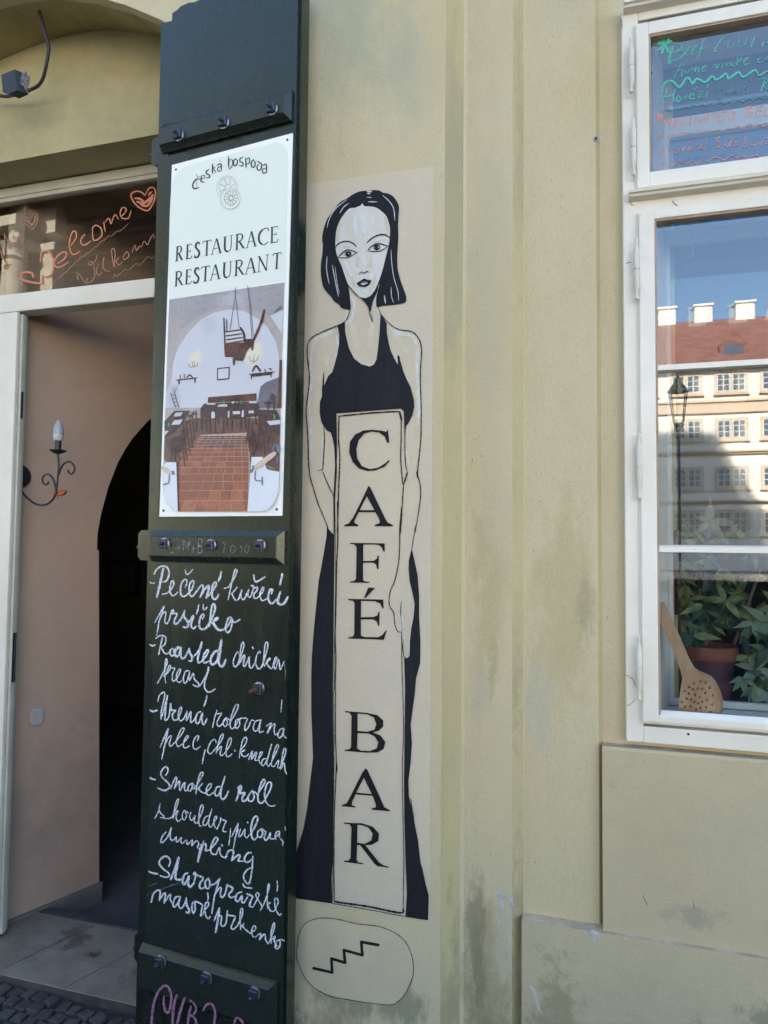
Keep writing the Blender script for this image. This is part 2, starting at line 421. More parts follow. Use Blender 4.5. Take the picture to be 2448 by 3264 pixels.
arch = [(-1.15, 3.20), (-1.24, 3.275), (-1.336, 3.342), (-1.47, 3.42), (-1.619, 3.489), (-1.72, 3.523), (-1.80, 3.545), (-1.90, 3.558), (-2.0, 3.565), (-2.15, 3.56), (-2.35, 3.52), (-2.6, 3.43), (-2.85, 3.30), (-3.0, 3.20)]
loop = [(XP, -.3), (XP, 5.0), (-12, 5.0), (-12, -.3), (-3.0, -.3)] + arch[::-1] + [(-1.15, -.3)]
MB().prism([(x, 0, z) for x, z in loop], (0, .02, 0)).build('portal_wall', m_wall, bld)
backc = [(-1.15, 3.345), (-1.24, 3.385), (-1.336, 3.425), (-1.475, 3.478), (-1.60, 3.520), (-1.72, 3.553), (-1.80, 3.566), (-1.90, 3.571), (-1.96, 3.568), (-2.10, 3.556), (-2.30, 3.52), (-2.6, 3.43), (-2.85, 3.30), (-3.0, 3.20)]
sf = MB()
for i in range(len(arch)-1):
    a, b = arch[i], arch[i+1]; c, d = backc[i], backc[i+1]
    sf.add([(a[0], .02, a[1]), (b[0], .02, b[1]), (d[0], .21, d[1]), (c[0], .21, c[1])], [(0, 1, 2, 3)])
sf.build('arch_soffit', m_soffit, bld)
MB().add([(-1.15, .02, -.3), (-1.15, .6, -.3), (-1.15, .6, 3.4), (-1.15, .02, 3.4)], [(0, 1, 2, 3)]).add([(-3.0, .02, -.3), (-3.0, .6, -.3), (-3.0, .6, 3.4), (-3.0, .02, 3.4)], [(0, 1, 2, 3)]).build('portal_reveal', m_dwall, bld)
# archivolt: a raised band following the arch
av = MB(); wd = .062
for i in range(len(arch)-1):
    a, b = Vector(arch[i]), Vector(arch[i+1])
    def outp(j):
        p = Vector(arch[j]); q = Vector(arch[min(j+1, len(arch)-1)])-Vector(arch[max(j-1, 0)]); q.normalize(); n_ = Vector((q.y, -q.x))
        if n_.y < 0: n_ = -n_
        return p+n_*wd
    c, d = outp(i), outp(i+1)
    av.add([(a.x, -.022, a.y), (b.x, -.022, b.y), (d.x, -.018, d.y), (c.x, -.018, c.y), (a.x, .0, a.y), (b.x, .0, b.y), (d.x, .0, d.y), (c.x, .0, c.y)],
           [(0, 1, 2, 3), (3, 2, 6, 7), (0, 4, 5, 1)])
av.build('arch_moulding', m_wall, bld)
dh = [(-2.95, 0.0-.3), (-2.95, 3.105), (-1.25, 3.105), (-1.25, -.3)]
loop = [(-1.15, -.3)] + [(x, z) for x, z in backc] + [(-3.0, -.3)] + dh
loopc = [(-1.15, -.3)] + backc + [(-3.0, -.3), (-2.95, -.3), (-2.95, 3.105), (-1.25, 3.105), (-1.25, -.3)]
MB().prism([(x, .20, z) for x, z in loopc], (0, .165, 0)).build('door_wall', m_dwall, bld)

def strip(xa, ya, xb, yb, z0, z1): return MB().add([(xa, ya, z0), (xb, yb, z0), (xb, yb, z1), (xa, ya, z1)], [(0, 1, 2, 3)])
def vstrips(name, segs, m):
    b = MB()
    for s_ in segs: b.add([(s_[0], s_[1], -.3), (s_[2], s_[3], -.3), (s_[2], s_[3], 5.0), (s_[0], s_[1], 5.0)], [(0, 1, 2, 3)])
    o = b.build(name, m, bld); return o
vstrips('moulding_splay', [(XP+.0004, .0005, XS1-.004, .074)], m_band)
vstrips('moulding_bead', [(XS1-.004, .074, XS1+.004, .078), (XS1+.004, .078, XS1+.006, .082)], m_wall)
vstrips('pilaster_strip', [(XS1+.006, .082, XL1, .080)], m_wall)
vstrips('moulding_splay', [(XL1, .080, XS2-.003, .107)], m_band)
vstrips('wall_field', [(XS2-.003, .107, XS2, .110), (XS2, .110, XL2, .110)], m_wall)
vstrips('moulding_splay', [(XL2, .110, XS3, .130)], m_band)
# wall round the window
wx0, wx1, wz0, wz1 = .128, 1.40, 1.05, 3.165
MB().prism([(XS3, .13, -.3), (12, .13, -.3), (12, .13, 5.0), (XS3, .13, 5.0)], (0, .17, 0), holes=[[(wx0+.01, .13, wz0+.01), (wx1-.01, .13, wz0+.01), (wx1-.01, .13, wz1-.01), (wx0+.01, .13, wz1-.01)]]).build('window_wall', m_wall, bld)
# apron under the window, plinth along the bottom
ax0 = WY(.085).at(1921, 2700).x; az = XZ(1921, 2378, .085)[1]; pz = XZ(1912, 2968, .072)[1]
ap = MB().add([(ax0, .085, -.3), (3.0, .085, -.3), (3.0, .085, az-.008), (ax0, .085, az-.008), (ax0+.004, .089, az), (3.0, .089, az), (ax0, .13, -.3), (ax0, .13, az-.003), (3.0, .13, az-.003)],
              [(0, 1, 2, 3), (3, 2, 5, 4), (0, 3, 4, 7, 6)]).build('window_apron', m_low, bld)
MB().add([(ax0+.003, .0892, az+.001), (3.0, .0892, az+.001), (3.0, .131, az-.001), (ax0+.003, .131, az-.001)], [(0, 1, 2, 3)]).build('apron_ledge', m_ledge, bld)
px0 = XS2-.006
MB().add([(px0, .072, -.3), (3.0, .072, -.3), (3.0, .072, pz-.004), (px0, .072, pz-.004), (px0, .12, pz-.004), (px0, .12, -.3)], [(0, 1, 2, 3), (0, 3, 4, 5)]).build('plinth', m_low, bld)
MB().add([(px0, .072, pz-.004), (3.0, .072, pz-.004), (3.0, .12, pz-.001), (px0, .12, pz-.001)], [(0, 1, 2, 3)]).build('plinth_ledge', m_ledge, bld)
# upper storeys and the rest of the block, closed so that no light gets in
MB().box((-12, -.02, 5.0), (12, .5, 13.5)).build('upper_facade', m_wall, bld)
MB().box((-12, -.35, 13.5), (12, .6, 13.9)).build('cornice', m_wall, bld)
shell = MB()
for a, b in (((-12, 6, -.3), (12, 6.2, 13.5)), ((-12.2, .0, -.3), (-12, 6.2, 13.5)), ((12, .13, -.3), (12.2, 6.2, 13.5)), ((-12.2, 0.02, 13.0), (12.2, 6.2, 13.5))): shell.box(a, b)
shell.build('rear_walls', m_dwall, bld)
MB().prism([(-12.3, -.2, 13.9), (-12.3, 6.4, 13.9), (-12.3, 3.1, 17)], (24.6, 0, 0)).build('roof', mat('roof_tile', (.30, .11, .07), .8, .25, 4, .4, 20), bld)
# paint chips knocked off the plaster
m_chip = mat('bare_plaster', (.60, .55, .46), .9, .18, 60, .4, 200)
def chip(pl, c, pts, off=.0006):
    p0 = P(pts); o_ = []; jt = random.Random(len(pts))
    for i, a in enumerate(p0):
        b_ = p0[(i+1) % len(p0)]; L = math.hypot(b_[0]-a[0], b_[1]-a[1]); n_ = max(2, int(L/7))
        for k in range(n_): o_.append((a[0]+(b_[0]-a[0])*k/n_+jt.uniform(-.07, .07)*min(L, 40), a[1]+(b_[1]-a[1])*k/n_+jt.uniform(-.07, .07)*min(L, 40)))
    q = Paint(pl, off); q.poly(c, o_); o = q.build('paint_chip', m_chip, bld); return o
chip(WY(.0805), 'Z5', '348,810 385,808 400,850 385,900 378,945 362,930 372,880 355,840')
chip(WY(.0805), 'Z5', '412,840 432,838 438,880 430,905 415,880')
chip(WY(.0805), 'Z5', '366,950 374,955 372,985 364,980')
chip(WY(.072), 'Z5', '770,1012 820,998 850,1020 852,1048 820,1052 795,1035')
chip(WY(.072), 'Z5', '712,1008 730,1003 738,1022 722,1020')
chip(WY(.072), 'Z5', '908,1030 922,1032 918,1042 908,1040'); chip(WY(.072), 'Z5', '968,1036 980,1038 978,1050 968,1046')
chip(WY(.072), 'Z5', '1070,1052 1088,1054 1085,1066 1072,1064'); chip(WY(.072), 'Z5', '1205,1070 1225,1070 1225,1076 1205,1075')
chip(WY(.072), 'Z5', '508,1262 525,1262 545,1300 560,1350 570,1400 555,1392 535,1320'); chip(WY(.085), 'Z5', '1340,925 1347,925 1347,937 1341,935')
chip(WY(0), 'F', '1404,553 1411,550 1412,564 1407,568'); chip(WY(0), 'F', '1389,2808 1396,2812 1395,2825 1390,2826')
chip(WY(0), 'F', '938,3226 955,3222 968,3236 950,3246')
# hairline cracks and scuffs
sc = Paint(WY(.0845), .0005); sc.text('Z5', '3:1058,835 1068,860 1080,885|3:1300,865 1305,900', wob=.5)
sc.build('scuff_marks', mat('scuff', (.12, .10, .07), .95, .3, 80), bld, stuff=True)
sc = Paint(WY(.0815), .0006); sc.text('Z5', '3:372,443 398,447|2.5:405,385 398,410|3:428,370 418,380|2.5:395,490 415,480 428,500|2:255,520 258,535|3:322,630 324,640', wob=.5)
sc.build('scuff_marks', MATS['scuff'], bld, stuff=True)
sc = Paint(WY(.111), .0006); sc.text('Z5', '3:475,745 500,748|3:480,490 485,510|2.5:510,435 515,460|3:473,185 474,200|2.5:515,520 517,530|3:745,618 748,622|3:810,650 813,652|2:548,510 565,530', wob=.5)
sc.build('scuff_marks', MATS['scuff'], bld, stuff=True)

# wall anchor left in the plaster
an = thing('wall_plug', WY(.11).at(1900, 443), 'small dark screw anchor with grey collar set in cream wall', 'wall anchor')
p = WY(.11).at(1900, 443)
MB().lathe(p, [(.0085, -.002), (.0085, .002), (.0045, .003)], 16, (0, -1, 0)).build('collar', mat('grey_plastic', (.35, .37, .38), .5), an, True)
MB().lathe(p+Vector((0, -.003, 0)), [(.0045, 0), (.0035, .001)], 12, (0, -1, 0)).build('plug', mat('black_plastic', (.02, .02, .022), .5), an)

# ------------------------------------------------------------ inside the doorway
fl = Plane((0, 0, -.08), (0, 0, 1))
C0 = fl.at(319, 2877); dv = Vector((.37, .929, 0)).normalized(); nv = Vector((dv.y, -dv.x, 0))
SW = Plane(C0, nv)
room = thing('passage_room', (-2.0, 1.5, 0), 'dim pinkish plastered passage behind the open doorway with dark arched opening', 'room')
m_pink = mat('pink_plaster', srgb(192, 165, 143), .9, .05, 2.5, .25, 120, grain=.04, blobs=[((-2.05, .6, .5), (.4, .5, .5), (.36, .29, .23), .5, 5), ((-2.1, .5, 1.35), (.2, .3, .3), (.42, .34, .27), .5, 12), ((-2.0, .7, 1.0), (.06, .2, .25), (.30, .24, .19), .5, 14), ((-2.1, .6, 2.5), (.3, .3, .3), (.45, .36, .28), .5, 6)])
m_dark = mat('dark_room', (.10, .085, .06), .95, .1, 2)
def onSW(t, z, off=0): p = C0+dv*t+nv*off; return Vector((p.x, p.y, z))
ends = [SW.at(*q) for q in ((316, 2880), (316, 2500), (316, 2100), (315, 1754), (309, 1752), (311, 1700), (322, 1640), (329, 1613), (345, 1553), (376, 1474), (400, 1431), (422, 1398), (470, 1343), (520, 1300), (580, 1262), (640, 1240))]
pl = [onSW(-1.6, -.1), onSW(-1.6, 3.3), onSW(3.2, 3.3)]
last = ends[-1]
tl = (last-C0).dot(dv)
tmn = (.412-C0.y)/dv.y
poly = [onSW(tmn, -.1)] + ends + [onSW(tl+.3, last.z-.02), onSW(tl+.6, last.z-.3), onSW(tl+.75, 1.8), onSW(tl+.75, -.1), onSW(3.4, -.1), onSW(3.4, 3.3), onSW(tmn, 3.3)]
MB().prism(poly, -nv*.16).build('side_wall', m_pink, room)
# tile skirting
t0 = (SW.at(324, 2842)-C0).dot(dv); zt = SW.at(319, 2810).z
for k in range(3):
    ta = t0-.30*(k+1); tb = t0-.30*k-.003
    MB().prism([onSW(ta, -.1), onSW(tb, -.1), onSW(tb, zt), onSW(ta, zt)], nv*.011).build('skirting_tile', mat('skirting', (.22, .20, .165), .6, .12, 10), room)
ce = MB().box((-6.5, .40, 3.25), (0.6, 5.0, 3.35)).build('ceiling', m_pink, room)
MB().add([(-1.0, .42, -.1), (.1, 5.0, -.1), (.1, 5.0, 3.3), (-1.0, .42, 3.3)], [(0, 1, 2, 3)]).build('right_wall', m_pink, room)
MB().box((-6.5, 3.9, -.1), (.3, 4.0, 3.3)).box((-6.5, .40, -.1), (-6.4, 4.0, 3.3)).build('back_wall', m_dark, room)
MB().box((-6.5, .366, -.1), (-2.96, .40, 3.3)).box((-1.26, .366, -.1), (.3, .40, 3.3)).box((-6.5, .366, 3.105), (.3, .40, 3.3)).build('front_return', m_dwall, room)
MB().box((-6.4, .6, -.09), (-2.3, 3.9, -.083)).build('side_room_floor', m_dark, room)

# dim framed picture on the far wall of the dark side room
fp0, fp1 = WY(3.86).at(338, 1898), WY(3.86).at(441, 1787)
fpt = thing('framed_picture', (fp0.x, 3.86, fp0.z), 'barely visible framed picture in the dark room beyond the arched opening', 'picture')
fb = MB(); t_w = .035
for a_, b_ in (((fp0.x, fp0.z), (fp0.x+t_w, fp1.z)), ((fp1.x-t_w, fp0.z), (fp1.x, fp1.z)), ((fp0.x+t_w, fp0.z), (fp1.x-t_w, fp0.z+t_w)), ((fp0.x+t_w, fp1.z-t_w), (fp1.x-t_w, fp1.z))): fb.box((a_[0], 3.85, a_[1]), (b_[0], 3.89, b_[1]))
fb.build('frame', mat('dark_frame_wood', (.05, .03, .02), .4, .2, 30), fpt)
MB().box((fp0.x+t_w, 3.87, fp0.z+t_w), (fp1.x-t_w, 3.885, fp1.z-t_w)).build('canvas', mat('dim_canvas', (.16, .13, .09), .7, .3, 8), fpt)

# sconce: an arm standing out from the pink wall
sp = SW.at(58, 1518)
SC = Plane(sp, -dv)
sco = thing('wall_sconce', sp, 'black wrought iron candle sconce with two scrolls on pink passage wall', 'wall lamp')
m_iron = mat('wrought_iron', (.018, .02, .022), .42, .2, 40, .2, 200)
def scp(txt): return [SC.at(*crop('D3', *q)) for q in P(txt)]
def crv(pts, st=.004):
    out = []; Pn = [Vector(q) for q in pts]; Pn = [Pn[0]*2-Pn[1]]+Pn+[Pn[-1]*2-Pn[-2]]
    for i in range(1, len(Pn)-2):
        a, b, c, d = Pn[i-1:i+3]; n = max(2, int((c-b).length/st))
        for k in range(n):
            t = k/n; out.append(0.5*((2*b)+(c-a)*t+(2*a-5*b+4*c-d)*t*t+(3*b-3*c+d-a)*t*t*t))
    out.append(Pn[-2]); return out
MB().lathe(sp, [(.052, 0), (.052, .006), (.044, .018), (.02, .022)], 24, nv).build('wall_plate', m_iron, sco, True)
q = scp('262,1020 300,1120 370,1200 450,1260 540,1285 620,1275 690,1220 735,1140 755,1020 765,900 775,780 770,680 765,600')
q[0] = sp+nv*.015+Vector((0, 0, -.03)); MB().tube(crv(q), .0041, 10).build('arm', m_iron, sco, True)
MB().tube(crv(scp('740,1120 730,1030 710,960 670,895 620,880 575,905 562,950 575,1000 605,1015 635,1000 640,975')), .0038, 10).build('scroll', m_iron, sco, True)
MB().tube(crv(scp('780,880 800,810 840,745 900,712 950,730 985,790 975,850 940,875 905,850 905,815')), .0038, 10).build('scroll', m_iron, sco, True)
b0 = SC.at(*crop('D3', 765, 590)); kk = 26.5/FPX*(b0-CAM).dot(fw)
hh = lambda y: SC.at(*crop('D3', 760, y)).z
MB().lathe((b0.x, b0.y, hh(600)), [(.004, -.004), (kk*.5, .0), (kk*.98, hh(566)-hh(600)), (kk, hh(563)-hh(600)), (.01, .006)], 24).build('drip_pan', m_iron, sco, True)
MB().lathe((b0.x, b0.y, hh(570)), [(kk*.36, 0), (kk*.36, hh(435)-hh(570))], 18).build('candle_sleeve', m_iron, sco, True)
rb = kk*.6
MB().lathe((b0.x, b0.y, hh(438)), [(rb*.7, 0), (rb*.92, .006), (rb*1.0, hh(360)-hh(438))], 20).build('bulb_base', mat('white_plastic', (.7, .7, .68), .4), sco, True)
H = hh(165)-hh(360)
MB().lathe((b0.x, b0.y, hh(360)), [(rb*1.0, 0), (rb*1.02, H*.15), (rb*.97, H*.4), (rb*.75, H*.68), (rb*.42, H*.88), (rb*.12, H*.99), (.0005, H)], 20).build('bulb', mat('frosted_glass', (.34, .35, .36), .25, .03, 10), sco, True)
rp = scp('735,1130')[0]
rib = thing('ribbon', rp, 'small orange red ribbon tied round the arm of the sconce', 'ribbon')
m_rib = mat('orange_ribbon', (.55, .09, .02), .5, .2, 80)
MB().lathe(rp+Vector((0, 0, -.004)), [(.0058, 0), (.0068, .004), (.0058, .009)], 12).build('knot', m_rib, rib, True)
lp = scp('735,1140 770,1115 820,1088 865,1095 872,1120 840,1150 790,1165 745,1150')
bw = MB(); off = dv*.006
for i in range(len(lp)-1): bw.add([lp[i]+off, lp[i+1]+off, lp[i+1]-off, lp[i]-off], [(0, 1, 2, 3)])
bw.prism(lp[1:7], -dv*.003); bw.build('bow', m_rib, rib)
lp = scp('755,1150 772,1165 765,1200 752,1195'); MB().prism(lp, -dv*.003).build('tail', m_rib, rib)
lp = scp('735,1120 708,1128 706,1160 735,1150'); MB().prism(lp, -dv*.003).build('tail', m_rib, rib)
# light switch
a = SW.at(90, 2312); b = SW.at(135, 2252); ta, tb = (a-C0).dot(dv), (b-C0).dot(dv)
sw = thing('light_switch', (a+b)/2, 'grey white rocker light switch low on the pink wall', 'light switch')
m_sw = mat('switch_plastic', (.50, .48, .45), .4, .03, 10)
def swbox(ta, tb, za, zb, d0, d1, bev):
    b_ = MB(); cs = .22*min(tb-ta, zb-za)*bev
    pts = [(ta+cs, za), (tb-cs, za), (tb, za+cs), (tb, zb-cs), (tb-cs, zb), (ta+cs, zb), (ta, zb-cs), (ta, za+cs)]
    b_.prism([onSW(t, z, d1) for t, z in pts], -nv*(d1-d0)); return b_
swbox(ta, tb, a.z, b.z, 0, .012, 1).build('plate', m_sw, sw)
e = .22*(tb-ta); swbox(ta+e, tb-e, a.z+e, b.z-e, .012, .017, .6).build('rocker', mat('switch_rocker', (.58, .57, .54), .35), sw)

# ------------------------------------------------------------ door frame, transom light, leaf
m_white = mat('white_joinery', srgb(233, 225, 207), .38, .03, 3, .1, 40, col2=srgb(220, 211, 191), grain=.02)
m_cream = mat('cream_joinery', srgb(206, 200, 182), .5, .08, 9, .1, 60)
m_glass = glass('window_glass', boost=3.3, wav=.03)
m_glass2 = glass('transom_glass', boost=1.7, wav=.05)
door = thing('entrance_door', (-2.1, .37, 0), 'white wooden entrance door with glazed transom and one leaf standing at left', 'door')
zg1 = WY(.37).at(240, 608).z; zb1 = XZ(240, 913, .335)[1]; zb0 = XZ(240, 973, .335)[1]
MB().bbox((-2.96, .355, zg1+.012), (-1.24, .42, 3.10), .006).build('frame_head', m_cream, door)
MB().bbox((-2.96, .362, zg1-.004), (-1.24, .40, zg1+.013), .003).build('glazing_bead', m_cream, door)
MB().bbox((-2.96, .335, zb0), (-1.24, .405, zb1), .006).build('transom_bar', m_white, door)
MB().bbox((-1.30, .345, 0), (-1.24, .42, zg1+.01), .004).build('frame_post', m_white, door)
MB().bbox((-2.96, .345, 0), (-2.90, .42, zg1+.01), .004).build('frame_post', m_white, door)
MB().add([(-2.9, .378, zb1-.005), (-1.30, .378, zb1-.005), (-1.30, .378, zg1), (-2.9, .378, zg1)], [(0, 1, 2, 3)]).build('transom_pane', m_glass2, door)
m_orange = chalk('orange_marker', (.72, .26, .14), (.30, .11, .07), .85, 220)
m_orange2 = chalk('thin_orange_marker', (.55, .24, .14), (.22, .10, .07), .7, 220)
words(WY(.376), .0008, 'D1', '''22:345,1050 330,1010 270,1000 215,1025 225,1070 300,1100 440,1120|18:440,1122 437,1040 480,1050 540,1010 555,900 530,820 490,780 430,800 420,885
|15:600,910 670,860 690,810 660,790 600,830 565,890 580,945 640,940 705,895|14:740,720 790,640 785,580 755,580 725,650 720,740 745,810 790,810 830,780
|14:880,610 845,650 840,700 880,720 940,680|14:960,600 960,540 1000,515 1050,550 1055,620 1010,665 970,665 960,600|12:1075,480 1090,578|12:1090,480 1130,440 1150,500 1180,420 1200,405 1228,450
|13:1260,420 1305,370 1300,335 1265,335 1245,390 1270,440 1330,440 1360,365
|15:1500,205 1480,180 1430,160 1370,180 1360,220 1400,290 1460,340 1530,360 1580,300 1612,200 1605,140 1570,120 1530,150 1505,205
|22:1400,235 1450,240 1490,270|26:1420,270 1500,280 1590,200|26:1460,300 1530,310 1580,230|24:1540,200 1570,170''', 'painted_word', m_orange, door)
words(WY(.376), .0010, 'D1', '''7:318,460 290,435 240,440 235,475 290,520 335,550 375,500 390,430 375,395 340,410 318,460|16:265,460 300,480 330,520|16:300,500 340,500 370,440|14:350,430 375,420
|5:545,1160 550,1090 565,1105 610,1050 625,1060 670,1000 685,1005 735,940 745,945 790,880 805,888 850,830 870,840 910,790 920,800 990,730 1000,740 1060,665 1080,672 1130,620 1150,635 1215,570 1240,580 1335,490
|9:795,1005 812,1088|9:812,1010 850,1060 880,1112 910,1060|9:880,1112 940,1100 980,1040 975,950 950,890 920,900 930,930 990,880 1005,825|8:1010,940 1000,1000 1030,1035 1060,1000|10:1018,920 1024,934
|9:1060,960 1080,840 1070,900 1085,980 1140,990|10:1180,945 1165,850 1155,780 1175,750 1195,790 1190,870 1185,945|9:1190,900 1235,845 1205,890 1240,925 1265,890|10:1300,800 1275,850 1295,870 1335,830 1320,790 1300,800
|9:1370,795 1400,720 1415,775 1450,725 1465,740 1495,680 1530,715 1560,650 1590,610 1600,650|5:1175,1080 1190,1015 1210,1045 1300,970 1330,985 1410,910 1450,930 1530,840 1570,860 1600,835
|11:45,600 52,700 45,820|9:40,605 80,660 95,710 75,750 110,740 135,690|8:130,660 140,620 160,650 225,600|12:0,770 30,850 80,930 60,970 45,930 120,920|5:230,770 270,710 325,660|5:0,1000 20,1012 40,1000''', 'painted_word', m_orange2, door)
# leaf that stands in front on the left
zl0 = XZ(20, 3003, .327)[1]; zl1 = zb0-.004; xl = WY(.327).at(22, 1950).x; xl2 = WY(.36).at(40, 1950).x
leafm = m_white
lf = MB().bbox((-3.0, .327, zl0), (xl, .347, zl1), .006).build('door_leaf', leafm, door)
e2 = MB().bbox((-3.0, .348, zl0+.01), (xl+.009, .368, zl1-.004), .003)
e2.bbox((-3.0, .369, zl0+.012), (xl2+.004, .385, zl1-.006), .002).build('leaf_rebate', m_cream, door)
zk0, zk1 = XZ(38, 2180, .33)[1], XZ(38, 2020, .33)[1]
MB().box((xl+.001, .3655, zk0), (xl+.0135, .3675, zk1)).box((xl+.0095, .352, zk0), (xl+.0112, .362, zk1)).build('lock_plate', mat('lock_metal', (.03, .035, .05), .4, .2, 40), door)
zk0, zk1 = XZ(55, 1335, .36)[1], XZ(55, 1250, .36)[1]
MB().box((xl+.0095, .352, zk0), (xl+.0112, .362, zk1)).build('lock_plate', MATS['lock_metal'], door)

# ------------------------------------------------------------ small black floodlight and its cable
fc = WY(.10).at(30, 262)
fld = thing('floodlight', fc, 'small black box floodlight with silver bracket above the transom', 'light fixture')
def bp(x, y, Y): return WY(Y).at(*crop('D2', x, y))
f4 = [bp(12, 660, .02), bp(128, 612, .02), bp(152, 795, .02), bp(70, 832, .02), bp(25, 812, .02)]
MB().prism(f4, (.022, .03, .0)).build('housing', mat('lamp_housing', (.02, .024, .024), .45, .2, 30), fld)
MB().lathe(bp(150, 720, .09), [(.020, 0), (.020, .012)], 12, (1, .2, 0)).build('cooling_fins', mat('lamp_fins', (.05, .05, .05), .5), fld)
br = MB(); c_ = bp(226, 712, .04)
for k in range(26):
    a1 = random.uniform(0, 6.28); pts = [c_+Vector((random.gauss(0, .010), random.gauss(0, .006), random.gauss(0, .018))) for _ in range(4)]
    br.tube(crv(pts, .004), .0011, 5)
tag(br.build('wire_bundle', mat('bright_wire', (.45, .42, .40), .4, .3, 200, metal=.4), fld), kind='stuff')
cb = thing('cable', bp(340, 755, .13), 'thick black cable hanging in a bend in front of doorway vault', 'cable')
pts = [bp(x, y, Y) for x, y, Y in ((-40, 838, .15), (0, 845, .15), (80, 848, .15), (180, 818, .14), (260, 795, .13), (335, 755, .12), (378, 690, .11), (402, 600, .10), (428, 460, .09), (428, 400, .09), (400, 300, .08), (365, 170, .07), (315, -20, .05), (290, -120, .03))]
MB().tube(crv(pts, .01), .0062, 10).build('cable_run', mat('cable_rubber', (.03, .03, .032), .5, .2, 30), cb, True)

# ------------------------------------------------------------ the green shutter
PA = math.radians(5.9292)
SE = Vector((math.cos(PA), -math.sin(PA), 0)); SN = Vector((-math.sin(PA), -math.cos(PA), 0))
so = WY(-.06).at(486, 1700)
SH = Plane(so, SN)
def sa(px, py, off=0): p = SH.at(px, py, off); return (p-so).dot(SE), p.z
def sp3(a, z, off=0): p = so + SE*a + SN*off; return Vector((p.x, p.y, z))
mean = lambda l: sum(l)/len(l)
BL = mean([sa(x, y, -.012)[0] for x, y in ((523, 69), (502, 500), (482, 900), (461, 1900), (447, 3050))])
BR = mean([sa(x, y, -.012)[0] for x, y in ((975, 0), (961, 560), (948, 1000), (933, 1600), (916, 2600), (910, 2850))])
FL = mean([sa(x, y)[0] for x, y in ((547, 60), (524, 557), (500, 1000), (480, 1850), (466, 3005))])
FR = BR-.008
m_green = mat('green_gloss_paint', (.009, .015, .0115), .23, .2, 3.0, .02, 90, spec=.7, stretch=(1, 1, .35), col2=(.007, .013, .009), tint=(.97, 1, .82),
    blobs=[((-1.1, -.1, .62), (.35, .3, .12), (.02, .03, .025), .3, 14)])
m_board = mat('green_board_paint', (.013, .021, .015), .26, .2, 2.2, .02, 120, spec=.65, col2=(.013, .018, .014), stretch=(1, 1, .3), tint=(.97, 1, .82))
shu = thing('painted_shutter', (so.x, so.y, .03), 'tall dark green wooden shutter with three bolted battens, folded open beside mural', 'shutter')
def ptop(px, py, off): a, z = sa(px, py, off); return a, z
bt = [ptop(x, y, -.012) for x, y in ((524, 70), (550, 66), (560, 36), (576, 20), (600, 9), (625, 6), (690, -25), (760, -50), (860, -68), (950, -72))]
bl_ = [(BL, .03), (BL, bt[0][1])] + [(max(BL, a), z) for a, z in bt[1:]] + [(BR, bt[-1][1]), (BR, .03)]
MB().prism([sp3(a, z, -.012) for a, z in bl_], -SN*.046).build('back_board', m_green, shu)
ft = [ptop(x, y, 0) for x, y in ((549, 42), (562, 33), (590, 22), (635, 0), (700, -34), (780, -62), (880, -82), (955, -88))]
fl_ = [(FL, .05)] + [(max(FL, a), z) for a, z in ft] + [(FR, ft[-1][1]), (FR, .05)]
MB().prism([sp3(a, z, 0) for a, z in fl_], -SN*.016).build('front_board', m_board, shu)
def batten(z0, z1):
    a0, a1 = FL-.001, FR-.010
    L = [(a0, z0, a1, z1, .001), (a0, z0, a1, z1, .009), (a0, z0+.005, a1-.005, z1-.005, .012), (a0, z0+.018, a1-.018, z1-.018, .022), (a0, z0+.020, a1-.020, z1-.020, .0245)]
    b = MB()
    k = 0; vs = []; fs = []
    for x0, y0, x1, y1, o in L: vs += [sp3(x0, y0, o), sp3(x1, y0, o), sp3(x1, y1, o), sp3(x0, y1, o)]
    for i in range(len(L)-1):
        for j in range(4): fs.append((i*4+j, i*4+(j+1) % 4, i*4+4+(j+1) % 4, i*4+4+j))
    n = (len(L)-1)*4; fs.append((n, n+1, n+2, n+3)); fs.append((3, 2, 1, 0))
    return b.add(vs, fs).build('batten', m_board, shu)
m_bolt = mat('bolt_iron', (.10, .11, .13), .35, .3, 120, .3, 300, metal=.7)
m_wash = mat('washer_steel', (.42, .44, .46), .32, .2, 150, .1, 200, metal=.8)
m_rust = mat('rusty_iron', (.22, .06, .035), .7, .4, 120, .4, 300, col2=(.10, .04, .03))
def bolt(px, py, parent, off, stud=.014, rusty=False, ang=0):
    c = SH.at(px, py, off+.006)
    c = c - SN*.006
    MB().lathe(c, [(.0185, 0), (.0185, .0022), (.0165, .0032)], 24, SN).build('washer', m_wash, parent, True)
    nb = MB(); s_ = .0135; up_ = Vector((0, 0, 1)); ca, sn_ = math.cos(ang), math.sin(ang)
    e1 = SE*ca+up_*sn_; e2 = up_*ca-SE*sn_
    vs = []
    for o, q in ((.0035, s_), (.0125, s_), (.0145, s_*.86)): vs += [c+SN*o+e1*(i*q)+e2*(j*q) for i, j in ((-1, -1), (1, -1), (1, 1), (-1, 1))]
    fs = [(i*4+j, i*4+(j+1) % 4, i*4+4+(j+1) % 4, i*4+4+j) for i in range(2) for j in range(4)]+[(8, 9, 10, 11)]
    nb.add(vs, fs).build('nut', m_bolt, parent)
    MB().lathe(c, [(.0052, .0145), (.0050, .0145+stud), (.0036, .0165+stud)], 12, SN).build('stud', m_rust if rusty else m_bolt, parent, True)
zt = (sa(744, 343, .001)[1], sa(744, 437, .001)[1])
zm = (sa(690, 1691, .001)[1], sa(690, 1795, .001)[1])
zl = (sa(681, 3063, .001)[1], sa(681, 3063, .001)[1]-(zm[0]-zm[1])*1.45)
b1 = batten(zt[1], zt[0]); b2 = batten(zm[1], zm[0]); b3 = batten(zl[1], zl[0])
for x, y in ((567, 429), (711, 389), (865, 345)): bolt(x, y, b1, .0245, ang=random.uniform(-.05, .05))
